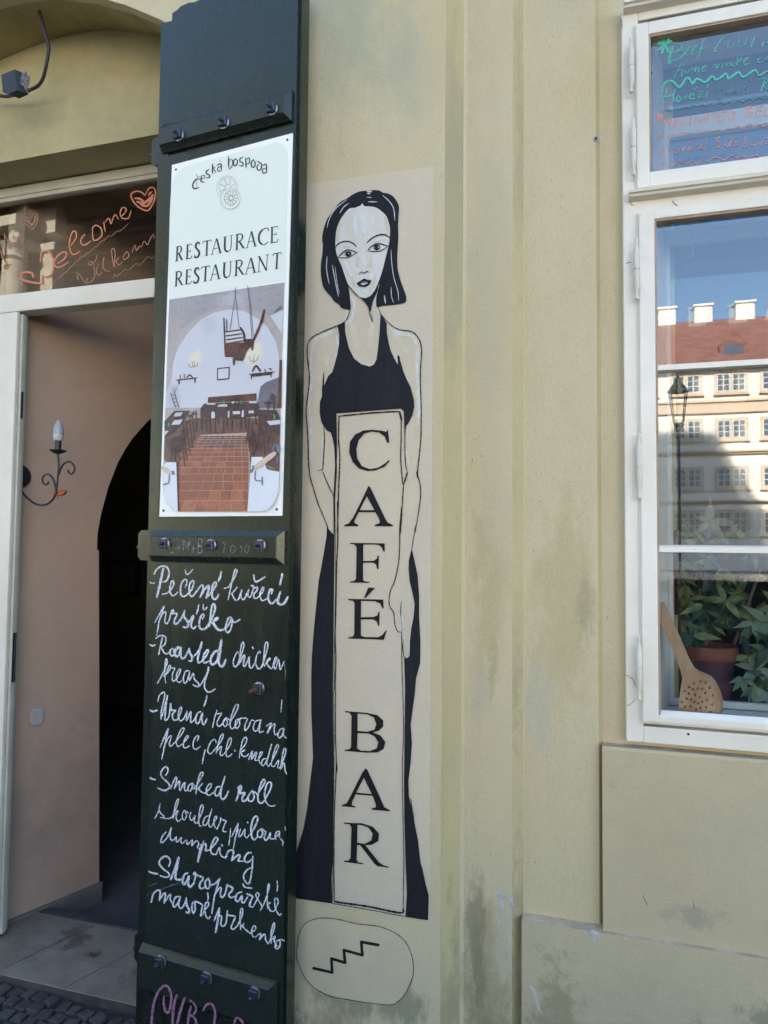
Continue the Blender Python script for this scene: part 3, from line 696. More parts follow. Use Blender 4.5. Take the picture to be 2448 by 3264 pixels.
for x, y in ((521, 1733), (669, 1738), (826, 1739)): bolt(x, y, b2, .0245, ang=random.uniform(-.05, .05))
for x, y in ((510, 3068), (655, 3121), (808, 3170)): bolt(x, y, b3, .0245, ang=random.uniform(-.1, .1))
bolt(822, 2195, shu, .0, stud=.034, rusty=True, ang=.03)
def hinge(x0, x1, y0, y1):
    a0 = sa(x0, (y0+y1)/2, -.03)[0]; z1 = sa(x1, y0, -.03)[1]; z0 = sa(x1, y1, -.03)[1]; a1 = BL+.02; c = .012
    pts = [(a0+c, z0), (a1, z0), (a1, z1), (a0+c, z1), (a0, z1-c), (a0, z0+c)]
    h = MB().prism([sp3(a, z, -.030) for a, z in pts], -SN*.022).build('hinge_block', m_green, shu)
    MB().lathe(sp3(a0+.004, (z0+z1)/2-.008, -.036), [(.006, 0), (.006, .012), (.003, .015)], 10, -SE).build('hinge_pin', m_bolt, h)
hinge(483, 503, 436, 524); hinge(440, 463, 1690, 1786); hinge(428, 448, 2975, 3072)

under = (.012, .018, .015)
m_chalk = chalk('white_chalk', (.76, .77, .78), under, .78, 260)
m_chalk2 = chalk('faint_chalk', (.22, .25, .25), under, .42, 300)
m_pinkc = chalk('pink_chalk', (.46, .19, .30), under, .62, 200)
LINES = [('K1', '''10:62,605 85,622 115,612|24:210,455 195,520 170,640 150,720 138,770|17:108,518 130,475 170,440 220,430 260,455 272,500 262,560 235,598 200,605
|15:200,738 250,728 300,680 325,620 318,590 300,600 282,660 285,720 310,755 340,745 368,718|12:450,470 465,522 500,505 535,465
|16:450,662 468,620 465,580 440,580 410,620 398,690 405,745 430,765 470,745 520,690 545,620 540,590 520,595 495,650 498,730 520,765 545,750 590,690 630,640 648,650 640,700 615,772
|22:615,772 660,690 710,645 708,690 682,780|19:682,780 740,720 790,640 790,610 770,612 750,660 745,740 765,795 800,780 818,742|20:848,490 838,540 818,595
|14:880,675 930,655 990,560 1020,490 1015,465 995,480 970,580 945,700 925,800|13:955,745 1000,690 1022,662|15:965,730 985,780 1010,808 1040,790 1075,690 1062,760 1085,798 1110,780 1150,690 1140,750 1165,775 1195,700 1215,660
|16:1175,648 1195,640 1205,672 1245,665 1240,700 1205,740 1215,785 1245,780|17:1205,525 1215,590 1245,600 1330,548|14:1245,780 1300,720 1318,665 1300,670 1275,730 1285,795 1310,810 1350,790
|20:1400,735 1412,690 1385,690 1365,760 1378,825 1410,842 1450,800|22:1500,715 1480,770 1470,830 1500,852 1540,840 1582,770|21:1520,515 1508,570 1495,635'''),
 ('K2', '''13:118,290 150,230 218,112 190,200 160,290 150,360 135,428|13:165,265 205,190 235,175 235,210 225,280 245,305 275,260 300,160|17:300,162 318,150 318,180 300,195 345,190 360,205 330,270 335,305 365,300 410,240 445,160
|20:445,160 435,220 470,270 485,310 470,345 432,340|20:475,320 540,215 520,290 515,335 545,355 575,330|16:600,95 590,150 575,195|14:650,95 650,140 665,150 690,125
|19:640,250 660,210 640,200 612,250 605,310 615,355 650,365 690,340 750,230 780,140 770,90 750,95 735,170 725,250 715,335|24:740,300 800,240 808,250 760,285 790,345 825,375 870,370
|17:870,370 920,330 960,240 930,240 905,300 895,370 915,400 945,380 965,310 962,250 985,290 1010,285 1052,258
|18:62,535 90,548 115,538|14:200,455 180,540 158,645|14:128,465 160,440 205,435 235,455 238,500 215,545 185,560 205,600 225,630 255,635 285,610
|16:310,575 285,600 288,645 310,660 330,630 322,580 350,590 395,562|19:395,562 360,565 340,620 350,665 380,650 405,565 400,640 415,685 450,670 495,578|20:495,578 500,620 525,670 520,715 490,712
|18:540,670 600,600 635,505 610,600 590,680 595,735 630,720|19:630,720 680,660 705,605 690,595 655,650 650,720 670,735 712,715|24:830,600 780,612 735,680 735,745 765,750 810,690 850,485|22:850,490 835,620 820,720 835,770 870,765 898,700
|13:1035,630 1025,612 1000,660 980,720 990,775 1020,765 1070,640 1098,540 1085,505 1065,560 1050,680 1040,755|15:1045,750 1090,660 1108,655 1090,760 1110,770 1160,665 1155,690 1160,780 1185,790 1215,740|16:1190,562 1200,578
|14:1280,630 1270,605 1240,650 1225,730 1250,795 1290,780 1340,640 1360,540 1350,505 1330,530 1320,640 1310,740 1325,775|14:1325,765 1370,690 1388,692 1350,735 1390,800 1410,790
|12:1410,790 1440,685 1460,680 1430,760 1445,805 1480,700 1490,760 1500,810 1540,720|13:145,960 190,880 245,760 250,705 240,690 230,750 225,850 235,955
|13:215,880 240,860 275,765 290,775 285,800 255,850|13:290,795 335,795 310,860 310,930 335,932 380,870 400,815 385,805 355,870 362,940 390,950 412,930
|13:490,822 455,830 430,900 440,955 470,940 500,830 490,900 500,930|14:500,930 540,850 550,910 595,960 600,995 570,995 535,975|15:610,990 650,930 700,840 710,780 690,860 665,950 665,1010 690,1050 730,1055 782,1022'''),
 ('K3', '''20:65,290 95,305 140,292|14:148,195 165,130 205,95 225,100 215,180 190,290 185,388|14:185,385 215,290 255,125 240,230 230,330 230,400 270,360 290,215|16:290,215 300,290 350,290 310,335 320,395 360,395
|13:360,395 400,320 410,260 395,260 375,320 385,395 410,405 440,370 470,300|13:470,300 465,405 500,325 515,305 510,370 515,425 545,400 600,310|17:620,305 590,320 565,380 575,435 605,420 640,320 635,400 655,450 690,385|15:690,130 680,180 658,245
|12:752,478 770,390 800,290|13:800,292 795,330 850,325 825,370 800,430 815,465 850,450 900,380|12:900,372 875,400 870,450 895,470 915,430 905,375 935,395 945,400|12:930,450 1000,330 1035,250 1025,225 1000,245 965,340 945,430 955,490 990,480 1045,385
|12:1045,387 1010,400 1000,460 1020,490 1050,450 1050,388 1085,378 1135,385 1110,450 1110,515 1150,470 1180,400 1215,410|12:1275,398 1230,410 1200,470 1215,520 1250,500 1285,390 1270,470 1270,535 1312,520
|11:1345,465 1400,430 1370,500 1355,545 1400,470 1440,440 1430,500 1440,560 1470,540|13:1535,490 1500,500 1470,560 1490,595 1520,560 1540,490 1530,560 1565,597|8:1515,178 1512,230 1505,310
|13:175,695 220,590 265,492 240,600 215,720 192,828|12:215,700 260,600 295,570 290,610 275,660 290,690 330,650|12:330,650 400,570 440,500 430,485 405,500 370,580 350,640 370,690 410,670
|12:410,670 440,640 485,582 470,572 440,620 430,690 455,705 500,680|13:585,625 600,575 570,580 540,640 540,700 570,720 615,690|12:670,725 655,790 638,878
|12:790,650 780,612 740,630 705,700 700,750 730,770 770,730 840,640 870,570 860,550 835,590 810,680 790,765|12:800,740 840,690 850,700 835,770 850,790 880,770|12:880,770 940,680 960,610 945,595 920,640 900,740 910,800 940,795 965,770|15:995,733 1002,742
|12:1050,740 1110,670 1130,610 1115,585 1085,620 1065,700 1045,815|12:1060,760 1110,725 1070,750 1080,790 1120,800 1150,770|13:1150,830 1190,740 1180,830 1230,750 1235,770 1220,840 1250,840|12:1250,840 1290,780 1300,750 1275,760 1260,830 1280,880
|13:1350,820 1310,830 1290,880 1310,900 1350,840 1405,660 1370,780 1350,880 1370,910|12:1370,910 1430,800 1480,690 1465,670 1440,720 1410,820 1400,900 1430,910|12:1430,910 1480,840 1470,920 1500,910 1550,780 1560,720 1540,715 1520,800 1500,940|12:1510,930 1540,870 1550,950 1568,992'''),
 ('K4', '''17:62,205 90,220 122,225|16:235,178 262,130 250,90 220,90 185,140 190,190 240,240 275,280 270,320 220,345 150,318|13:290,325 320,250 345,200 360,210 345,270 330,325|13:330,325 375,250 390,245 385,300 395,345 430,270 450,260 440,320 455,350 485,325
|14:530,262 490,290 480,340 505,350 530,310 525,265 550,290|13:545,330 610,230 650,160 640,145 615,160 590,240 575,310 570,380|14:585,330 645,265 600,320 630,360 670,375|14:670,375 730,310 740,275 715,275 685,320 690,385 720,395 765,365
|17:835,300 800,310 775,370 795,405 830,370 890,190|17:888,195 850,320 840,400 855,440 890,425 925,355|20:1010,455 1035,390 1045,310|19:1030,315 1060,290 1070,320 1050,375 1110,370 1085,410 1080,455 1115,455 1150,400|17:1190,345 1150,400 1145,450 1180,465 1210,420 1200,355 1240,380
|17:1240,390 1310,290 1330,235 1310,225 1280,280 1255,380 1255,460 1290,485 1330,450|17:1330,440 1385,340 1400,270 1375,250 1345,290 1325,380 1335,460|10:1335,460 1365,505 1400,517 1442,508
|11:112,655 150,590 175,490|11:160,560 185,600 220,630 205,645 175,640|11:222,655 300,640 350,540 378,455 370,440 345,490 325,600 318,655|12:322,640 360,570 368,575 350,640 370,685 402,662|11:442,562 420,600 420,650 440,670 465,620 450,568 490,595
|11:515,580 500,640 525,675 560,620 550,680 575,710 595,690|12:590,690 640,570 650,520 635,500 615,540 600,640 605,730 630,735|12:710,622 670,640 645,710 665,730 700,690 745,545|12:745,550 715,650 710,730 735,745 765,700
|12:765,700 800,640 780,630 765,690 780,750 805,770|13:800,770 840,680 835,642 855,665 900,680 880,730 865,790 902,798|11:950,765 945,840 930,945|12:965,850 1035,705 1010,820 980,990|12:1008,850 1035,770|12:1060,770 1040,840 1060,850 1110,770 1105,840 1130,865 1155,835|13:1135,692 1142,702
|18:1170,830 1230,720 1250,650 1230,628 1200,660 1175,760 1185,860 1215,885 1250,850|15:1290,765 1250,800 1250,850 1280,860 1305,820 1290,768 1340,800|15:1340,800 1320,870 1350,890 1390,810 1385,870 1420,880|13:1420,880 1480,830 1490,795 1460,800 1440,850 1450,885|12:1490,800 1490,860 1528,910 1520,950
|7:1550,740 1555,790|13:240,800 200,850 180,915 210,910 260,850 298,750|13:296,755 285,820 290,885 320,890 355,850|12:355,850 350,900 365,910 410,860 400,910 425,925 455,890|13:470,890 475,940 530,890 522,955 570,900 600,925 585,970 602,985|16:655,895 640,960 620,1030 595,1110|14:640,960 675,930 680,980 670,1010 720,1000
|16:720,1000 790,920 810,875 785,862 760,900 730,980 745,1040 790,1050|13:790,1050 830,970 835,1040 870,1080 912,1070|16:852,940 862,957'''),
 ('K5', '''20:672,40 655,110 632,222|17:925,185 955,110 1000,100 1010,130 990,210|17:990,210 1060,150 1080,165 1060,210 1110,215|16:1200,130 1170,125 1130,170 1130,215 1165,225 1210,190|15:1215,165 1210,250 1200,340 1180,440 1150,450 1115,380 1150,310 1212,280
|18:112,322 150,340 208,350|17:325,270 340,220 320,175 280,165 235,200 225,240 260,290 320,340 330,375 290,385 235,370|20:345,410 380,320 430,175|21:430,180 410,290 395,380 410,410 460,410|20:525,340 490,360 470,430 485,460 520,420 540,370 530,450 550,490 590,450
|17:590,450 610,360 600,335 585,358|18:600,350 640,370 690,395 660,440 650,490 680,505 720,480|16:745,395 710,440 720,500 750,500 760,440 742,400|15:755,470 800,460 830,440 865,395|15:865,395 840,480 810,580 790,700 780,768|15:820,560 860,500 880,500 870,570 890,600 920,560 945,460
|17:940,465 1000,500 990,530 960,570 980,600 1020,590|17:1095,540 1050,560 1030,620 1060,640 1100,580 1095,640 1120,655 1160,590|17:1150,560 1210,590 1190,640 1180,690 1215,700|14:1110,455 1130,490 1205,500|12:1215,700 1260,620 1280,570 1260,550 1245,580 1280,640 1310,700 1290,738
|12:1310,720 1370,560 1390,470 1380,455 1370,520 1365,620 1370,715|12:1370,680 1400,650 1378,675 1400,740 1440,745|12:1440,745 1480,660 1470,610 1445,620 1450,700 1480,770 1500,790 1512,770|11:1470,425 1475,480 1470,535
|15:140,650 155,580 190,530 225,525 235,550 225,632|15:225,630 270,560 290,560 275,662|15:275,660 330,575 345,575 340,620 358,655|16:445,588 395,600 370,670 385,700 420,660 448,595|15:445,600 430,680 450,715 480,690 512,610|19:510,605 515,680 540,730 535,765 508,752
|15:605,640 575,660 570,720 585,768 605,720 602,650 630,650 680,680 670,740 665,797 700,740|14:700,740 745,680 740,650 715,660 705,730 720,800 745,825 762,800|15:735,550 742,590 738,632
|15:805,845 830,780 860,710|21:860,712 850,800 835,890 820,968|15:840,830 870,790 885,810 875,880 895,905 930,870 945,740|15:945,740 955,785 1025,800 1005,860 985,920 1010,935 1050,900|13:1050,900 1100,790 1105,720 1090,720 1080,780 1080,860 1085,940|14:1090,910 1120,875 1110,910 1150,950 1185,980
|13:1180,980 1240,940 1240,905 1220,900 1200,960 1215,1010 1240,1020|14:1240,1020 1290,980 1300,990 1285,1045 1330,990 1345,1000 1350,1050 1380,1090|13:1380,1090 1430,960 1445,880 1435,870 1415,930 1405,1010 1410,1085|14:1420,1040 1450,1010 1440,1060 1470,1115'''),
 ('K6', '14:1500,120 1470,130 1450,190 1475,215 1500,180 1502,125 1515,115 1545,130')]
for c, t in LINES:
    words(SH, .0005, c, t, 'chalk_word', m_chalk, shu, ex=8, ey=9, wmul=1.12, wob=.16)
q = Paint(SH, .0006); q.text('K5', '9:90,575 200,530 330,480 460,440|7:110,480 200,450|5:600,120 605,135', wob=.5); q.text('K2', '10:1540,740 1555,830 1550,930|4:60,660 90,660', wob=.5); q.text('K4', '5:1175,500 1185,560|3:570,430 572,500', wob=.4)
q.build('chalk_smudge', m_chalk2, shu, True)
words(SH, .0250, 'K1', '''9:320,145 295,165 275,210 290,280 315,275|8:345,235 395,225|8:385,185 380,260|9:430,268 430,140 470,230 497,150 485,268|8:500,235 570,232|8:545,190 540,290|9:600,130 590,290|9:600,130 635,140 630,200 595,205 640,230 630,280 590,285
|8:855,195 870,170 890,175 885,215 870,285|8:960,205 950,250 960,285 990,270 1000,220 980,200 960,205|7:1045,235 1070,210 1070,290|8:1130,195 1110,230 1115,285 1145,270 1155,210 1130,190''', 'chalk_date', chalk('worn_chalk', (.40, .44, .44), under, .45, 260), b2)
words(SH, .0250, 'K6', '''26:275,720 270,790 285,860 310,890 335,850 350,760 345,680 320,620 280,605 225,650 185,730 160,820 148,920 145,1009 155,1100 200,1180
|28:410,705 385,780 370,880 365,1000 372,1100 400,1150|28:495,730 470,800 440,900 415,1009 395,1120|24:560,820 540,900 525,1009 515,1150|20:545,755 590,790 615,840 600,890 555,930|20:555,910 600,950 618,1009 610,1100 540,1150
|24:690,860 720,810 765,790 800,830 815,900 805,1009 790,1120|26:1015,1010 1030,960 1060,945 1110,1000 1130,1080''', 'chalk_letter', m_pinkc, b3, ex=1, ey=1)

# ------------------------------------------------------------ restaurant sign screwed to the shutter
m_plate = mat('sign_enamel', (.92, .89, .82), .22, 0, 3, spec=.5)
m_print = mat('sign_print', (.80, .82, .70), .25, 0, 3, spec=.5)
m_ink = mat('sign_ink', (.045, .045, .055), .35, .1, 60)
m_emb = mat('emblem_ink', (.40, .40, .36), .4, .1, 60)
sgn = thing('restaurant_sign', SH.at(520, 1646, .002), 'white metal sign reading RESTAURACE RESTAURANT with photo of dining room', 'sign')
MB().prism([SH.at(548, 526, .0045), SH.at(933, 424, .0045), SH.at(899, 1644, .0045), SH.at(508, 1647, .0045)], -SN*.0035).build('plate', m_plate, sgn)
q = Paint(SH, .0050)
q.poly('S1', P('150,900 165,640 200,520 270,430 380,375 800,270 1180,170 1370,120 1450,140 1500,220 1512,320 1500,700 1490,1100 1482,1705 143,1925 135,1500'))
q.build('print_panel', m_print, sgn)
let = Paint(SH, .0056)
T_, t_, s_ = .125, .045, .04
GL = {
 'R': [(T_, [(.2,.01),(.2,.99)]), (.07, [(.2,.97),(.5,.97),(.72,.88),(.74,.72),(.62,.57),(.4,.51),(.2,.5)]), (.1, [(.7,.86),(.74,.74),(.68,.63)]), (T_, [(.42,.52),(.62,.3),(.88,.03)]), (s_, [(.0,.015),(.38,.015)]), (s_, [(.02,.985),(.3,.985)]), (.05,[(.85,.04),(1.02,.03)])],
 'E': [(T_, [(.22,.01),(.22,.99)]), (.05, [(.05,.975),(.85,.975),(.9,.84)]), (.045, [(.22,.52),(.68,.52)]), (.045,[(.7,.62),(.7,.42)]), (.055, [(.02,.03),(.85,.03),(.98,.2)])],
 'S': [(T_, [(.72,.93),(.5,.98),(.25,.9),(.2,.72),(.45,.55),(.75,.38),(.8,.18),(.6,.03),(.35,.01),(.1,.08)]), (.05, [(.8,.98),(.78,.78)]), (.05, [(.08,.0),(.06,.22)])],
 'T': [(T_, [(.5,.02),(.5,.98)]), (.055, [(.0,.84),(.05,.97),(.95,.97),(1.0,.84)]), (s_, [(.3,.015),(.7,.015)])],
 'A': [(.05, [(.12,.03),(.48,1.0)]), (T_, [(.50,.98),(.88,.03)]), (.045, [(.25,.36),(.72,.36)]), (s_, [(.0,.015),(.26,.015)]), (s_, [(.7,.015),(1.04,.015)])],
 'U': [(T_, [(.2,.98),(.2,.35),(.3,.08),(.52,.01)]), (.055, [(.5,.01),(.72,.08),(.82,.32),(.82,.98)]), (s_, [(.02,.985),(.4,.985)]), (s_, [(.66,.985),(1.0,.985)])],
 'C': [(.06, [(.95,.8),(.92,.97),(.6,.99),(.35,.93)]), (T_, [(.4,.95),(.15,.75),(.08,.48),(.18,.2),(.4,.05)]), (.06, [(.36,.06),(.62,.0),(.95,.14)])],
 'N': [(.05, [(.15,.02),(.15,.95)]), (T_, [(.12,.97),(.85,.02)]), (.05, [(.86,.0),(.86,.98)]), (s_, [(.0,.015),(.32,.015)]), (s_, [(.0,.985),(.22,.985)]), (s_, [(.7,.985),(1.0,.985)])]}
def setline(word, bx, quad):
    TL, TR, BR_, BL_ = [Vector(p) for p in quad]; x0 = BL_.x; x1 = BR_.x
    for ch, (a, b) in zip(word, bx):
        let = Paint(SH, .0056)
        for w_, pts in GL[ch]:
            out = []
            for u, v in pts:
                xx = (a+(b-a)*u-x0)/(x1-x0); lo = BL_.lerp(BR_, xx); hi = TL.lerp(TR, xx); out.append(crop('S1', *lo.lerp(hi, v)))
            let.ribbon(out, w_*185/3.6065, smooth=len(pts) > 3 and ch not in 'T', taper=.12, wob=.02, caps=False)
        let.build('letter', m_ink, sgn)
setline('RESTAURACE', ((210,298),(330,402),(425,500),(520,622),(617,745),(755,872),(895,1012),(1022,1145),(1160,1285),(1300,1400)), ((218,1322),(1400,1078),(1398,1268),(208,1493)))
setline('RESTAURANT', ((200,300),(322,398),(415,492),(503,605),(603,728),(745,862),(885,1002),(1007,1140),(1152,1278),(1325,1425)), ((206,1610),(1425,1383),(1415,1572),(198,1782)))
words(SH, .0056, 'S1', '''14:495,545 455,545 418,590 412,625 430,655 485,640|4:455,545 460,640|6:450,490 470,522 495,512|12:512,505 508,570 545,578|7:512,505 545,500 552,522 512,548|13:600,430 570,455 568,480 605,500 600,525 568,532
|14:640,368 640,482|9:640,430 668,402|9:655,425 680,470|11:690,388 735,368 742,442|9:740,398 702,412 702,452 742,447|6:732,320 722,342|14:824,285 826,412|9:830,332 862,318 870,380 826,438|12:908,308 882,335 886,385 916,382 926,332 902,308
|12:992,288 956,312 956,340 990,360 985,392 948,388|13:1020,300 1026,418|10:1027,318 1060,300 1062,355 1030,372|12:1112,320 1086,348 1090,400 1116,405 1131,362 1108,320|12:1150,335 1202,370 1196,430 1165,442 1150,402 1176,368|12:1215,388 1257,375 1260,472|10:1256,418 1216,432 1220,476 1256,466''', 'blackletter', m_ink, sgn, ex=0, ey=4, taper=.5, wob=.05, wmul=1.25)
em = Paint(SH, .0056)
def ell(cx, cy, rx, ry, rot=0, w_=5, n=28, a0=0, a1=6.2832):
    pts = []
    for i in range(n+1):
        a = a0+(a1-a0)*i/n; x, y = rx*math.cos(a), ry*math.sin(a); pts.append(crop('S1', cx+x*math.cos(rot)-y*math.sin(rot), cy+x*math.sin(rot)+y*math.cos(rot)))
    em.ribbon(pts, w_/3.6, smooth=False, wob=.3, caps=False)
ell(808, 645, 118, 138, .15); ell(812, 640, 96, 112, .15, 4); ell(818, 638, 30, 34, 0, 5)
for a in (0.3, 1.1, 1.9, 2.7, 3.5, 4.3, 5.1, 5.9): em.ribbon([crop('S1', 818+30*math.cos(a), 638+33*math.sin(a)), crop('S1', 812+94*math.cos(a), 640+110*math.sin(a))], 8/3.6, smooth=False, wob=.3, caps=False)
em.build('emblem', m_emb, sgn, True)
em = Paint(SH, .0062)
q = []
for i in range(24): a = 6.2832*i/24; q.append((845+112*math.cos(a), 768+118*math.sin(a)))
em.poly('S1', q); em.build('emblem_ground', m_print, sgn)
em = Paint(SH, .0068)
ell(845, 768, 112, 120, .3); ell(852, 760, 76, 88, .3, 7); ell(852, 762, 26, 28, 0, 12)
for k in range(11): a = k*6.2832/11; em.ribbon([crop('S1', 852+34*math.cos(a), 762+36*math.sin(a)), crop('S1', 852+72*math.cos(a), 762+82*math.sin(a))], 9/3.6, smooth=False, wob=.3, caps=False)
em.build('emblem', m_emb, sgn, True)
pc = lambda n, c, v=.05: mat(n, srgb(*c), .3, v*1.6, 14)
def sg(c, x, y): return tuple(SH.at(*crop(c, x, y)))
mat('photo_wall', srgb(206, 203, 206), .3, .02, 10, blobs=[(sg('S2', 430, 900), (.045, .05, .05), srgb(232, 218, 186), .8, 4), (sg('S2', 1115, 830), (.045, .05, .05), srgb(232, 218, 186), .8, 4), (sg('S2', 200, 1350), (.06, .1, .10), srgb(172, 172, 184), .8, 4), (sg('S2', 600, 500), (.05, .1, .05), srgb(188, 188, 194), .7, 4)])
mat('photo_vault', srgb(168, 160, 160), .3, .05, 10, blobs=[(sg('S2', 900, 200), (.10, .1, .05), srgb(186, 182, 184), .8, 4), (sg('S2', 250, 600), (.06, .1, .08), srgb(188, 168, 150), .8, 4)])
mat('photo_floor', srgb(118, 88, 78), .3, .12, 30, blobs=[(sg('S3', 300, 600), (.08, .1, .08), srgb(70, 48, 44), .9, 30), (sg('S3', 1200, 500), (.08, .1, .08), srgb(74, 50, 46), .9, 30)])
mat('photo_tile', srgb(158, 96, 76), .3, .12, 30, blobs=[(sg('S3', 700, 400), (.12, .1, .07), srgb(118, 86, 78), .9, 8), (sg('S3', 600, 1250), (.10, .1, .04), srgb(184, 116, 84), .7, 8)])
PM = [pc('photo_vault', (168, 160, 160)), pc('photo_wall', (205, 208, 222), .02), pc('photo_beige', (188, 176, 168)), pc('photo_dark_wood', (92, 72, 70), .15), pc('photo_brown', (118, 74, 62), .2), pc('photo_floor', (128, 96, 86), .1),
      pc('photo_tile', (160, 98, 78), .1), pc('photo_tile_light', (178, 112, 84), .08), pc('photo_low_wall', (226, 226, 228), .02), pc('photo_rail', (218, 196, 170)), pc('photo_metal', (120, 126, 134)), pc('photo_grout', (196, 168, 152)), pc('photo_green', (80, 165, 95)), pc('photo_shade', (120, 116, 122))]
ph = Paint(SH, .0056)
def PT(s, m, c='S2', off=0., sm=False): ph.poly(c, P(s), mat=m, off=off, smooth=sm)
# backing
bk = [crop('S2', *p) for p in P('143,198 1467,0')] + [crop('S3', *p) for p in P('1426,0 1418,500 1408,1000 1395,1130 1350,1240 1290,1305 1210,1336 240,1336 180,1310 120,1240 80,1130 68,1000 90,300')]
ph.poly('F', bk, mat=2)
PT('143,198 1467,0 1455,300 1300,384 1150,330 900,270 700,290 450,400 250,560 125,700', 0, off=.0005)
PT('175,1100 185,930 240,760 350,590 500,430 650,350 830,310 1000,330 1150,410 1270,510 1370,680 1405,850 1412,1100 1400,1443 98,1443 102,1290', 1, off=.0009)
PT('1300,385 1452,315 1440,590', 1, off=.0009); PT('1330,360 1420,262 1445,300', 13, off=.0014)
PT('1170,1300 1190,1200 1250,1150 1400,1090 1400,1443 1150,1443', 13, off=.0014)
PT('1410,890 1440,890 1432,1443 1385,1443', 4, off=.0018)
ph.off = .0075
ph.text('S2', '''12:905,65 898,150|9:900,150 870,350 840,545|9:905,150 925,350 945,520|14:1045,45 1060,200|8:1060,200 1075,400 1092,640|8:1070,200 1090,400 1108,620''', mat=10)
ph.text('S2', '''17:770,412 778,600 785,840|12:802,425 805,560|32:1235,320 1195,470 1105,680|14:790,568 960,545|14:795,615 975,590|14:800,660 985,632|16:790,705 990,672|26:960,520 1000,590 1010,700|30:1010,672 1100,660''', mat=4, smooth=True)
PT('775,700 1000,690 1080,680 1105,720 1060,760 1030,800 1010,860 990,905 920,900 870,860 780,855', 4, off=.0003); PT('860,770 990,765 1000,830 985,900 910,895', 3, off=.0007); PT('1085,660 1120,670 1105,780 1085,780', 3, off=.0007); PT('868,870 905,880 895,950 875,950', 3, off=.0007)
ph.text('S2', '14:222,1125 460,1098|22:255,1120 255,1165|18:438,1105 438,1150|14:1062,1058 1352,1030|24:1085,1075 1320,1050|14:1088,1060 1088,1110|16:1312,1040 1312,1090', mat=3)
PT('690,1128 692,985 838,970 834,1112', 3); PT('703,1112 705,998 825,985 822,1100', 1, off=.0006)
ph.text('S2', '12:268,1065 268,1110|14:315,1055 315,1105|18:345,1090 380,1065 410,1095|26:1100,1020 1140,960 1190,1020|14:1240,1000 1250,1035|16:1290,990 1320,1000', mat=4)
ph.text('S2', '5:365,930 370,965 400,975 430,965 465,955 472,915|5:430,970 430,905|5:405,910 410,960|5:1062,845 1070,890 1105,912 1150,890 1170,835|5:1108,912 1118,830', mat=3)
ph.text('S2', '9:362,905 362,912|9:405,885 405,893|9:472,885 472,893|9:1065,822 1065,830|9:1118,805 1118,813|9:1168,810 1168,818', mat=8)
ph.text('S2', '8:155,1265 215,1443|8:200,1262 255,1443|6:160,1300 210,1290|6:172,1340 222,1330|6:182,1385 232,1372|6:192,1425 245,1412|4:170,1200 190,1265|4:200,1190 200,1265|4:238,1185 205,1270', mat=3)
PT('588,1320 1145,1275 1145,1360 586,1385', 4, off=.0004)
# floor and tiles
ph.off = .0088
PT('90,480 250,300 450,262 1000,255 1412,290 1408,872 1255,792 1213,708 1088,708 1040,1336 243,1336 226,770 113,768 82,730', 5, 'S3')
PT('243,1336 235,900 245,790 500,455 1040,430 1075,800 1040,1336', 11, 'S3', .0004)
rows = [1336, 1215, 1097, 992, 905, 828, 765, 708, 655, 610, 572, 540, 512, 488, 466]
V_ = (840, -180)
for i in range(len(rows)-1):
    yb, yt = rows[i]-3, rows[i+1]+3; k0 = (rows[i]-V_[1])
    wb = 146*k0/(1336-V_[1]); n = 0
    xs = 235-wb*(.35 if i % 2 else .75)
    while xs < 1080:
        xa, xb = xs+2.5, xs+wb-2.5; sl = -.006*(xs-250)
        f = (rows[i+1]-V_[1])/k0
        q = [(xa, yb+sl), (xb, yb+sl), (V_[0]+(xb-V_[0])*f, yt+sl), (V_[0]+(xa-V_[0])*f, yt+sl)]
        lo, hi = 250+.1*max(0, 800-yb)*2, 1044+.02*(1336-yb)
        q = [(min(max(x, lo), hi), y) for x, y in q]
        if q[1][0]-q[0][0] > 4: ph.poly('S3', q, mat=random.choice((6, 6, 7, 6)) if i < 9 else random.choice((5, 6, 5)), off=.0008)
        xs += wb
ph.off = .0100
for s1 in ('500,150 545,95 1150,68 1172,130 830,140', ): PT(s1, 3, 'S3')
PT('90,490 85,300 200,180 380,175 330,260 180,440', 3, 'S3'); PT('1165,165 1380,170 1415,260 1412,470 1260,410 1210,320 1165,230', 3, 'S3')
ph.text('S3', '''18:510,150 515,400|12:560,150 570,420|16:610,160 612,430|12:670,250 672,430|16:700,150 705,330|14:765,180 765,435|18:800,150 805,380|14:860,160 862,420|16:975,160 962,400|18:1010,150 1020,380|16:1130,150 1140,330|10:1165,160 1180,400
|16:450,180 455,410|16:430,180 380,250|14:400,200 435,500|14:370,250 410,600|14:330,300 385,690|16:300,330 345,740|16:290,420 318,810|14:200,480 210,760|14:170,500 160,750|12:360,240 460,200
|14:1060,250 1030,560|14:1100,300 1060,630|16:1120,400 1092,680|14:1150,550 1110,700|12:1240,560 1240,670|12:1290,480 1280,620|20:1285,50 1275,160|20:1350,60 1345,170|30:1240,90 1340,80|60:1330,0 1330,40''', mat=3)
PT('180,490 340,440 330,560 180,620', 3, 'S3'); PT('1130,450 1285,480 1270,540 1130,535', 3, 'S3', .0004); PT('1290,240 1400,210 1412,420 1290,400', 3, 'S3'); PT('500,150 1170,130 1165,230 1000,250 500,250', 3, 'S3')
ph.off = .0112
PT('625,265 625,200 645,180 668,205 668,265', 1, 'S3'); PT('815,260 818,180 835,180 832,258', 1, 'S3'); PT('972,250 978,175 1000,172 1000,248', 1, 'S3'); PT('870,185 955,180 955,215 875,218', 1, 'S3'); PT('1055,178 1115,175 1115,205 1055,208', 1, 'S3')
ph.text('S3', '16:235,510 330,480|18:275,410 330,395|16:1160,425 1225,420|18:1120,320 1185,325|14:1150,540 1280,545|12:540,290 600,285|10:330,310 370,295|12:880,265 940,262|10:210,640 300,620', mat=4)
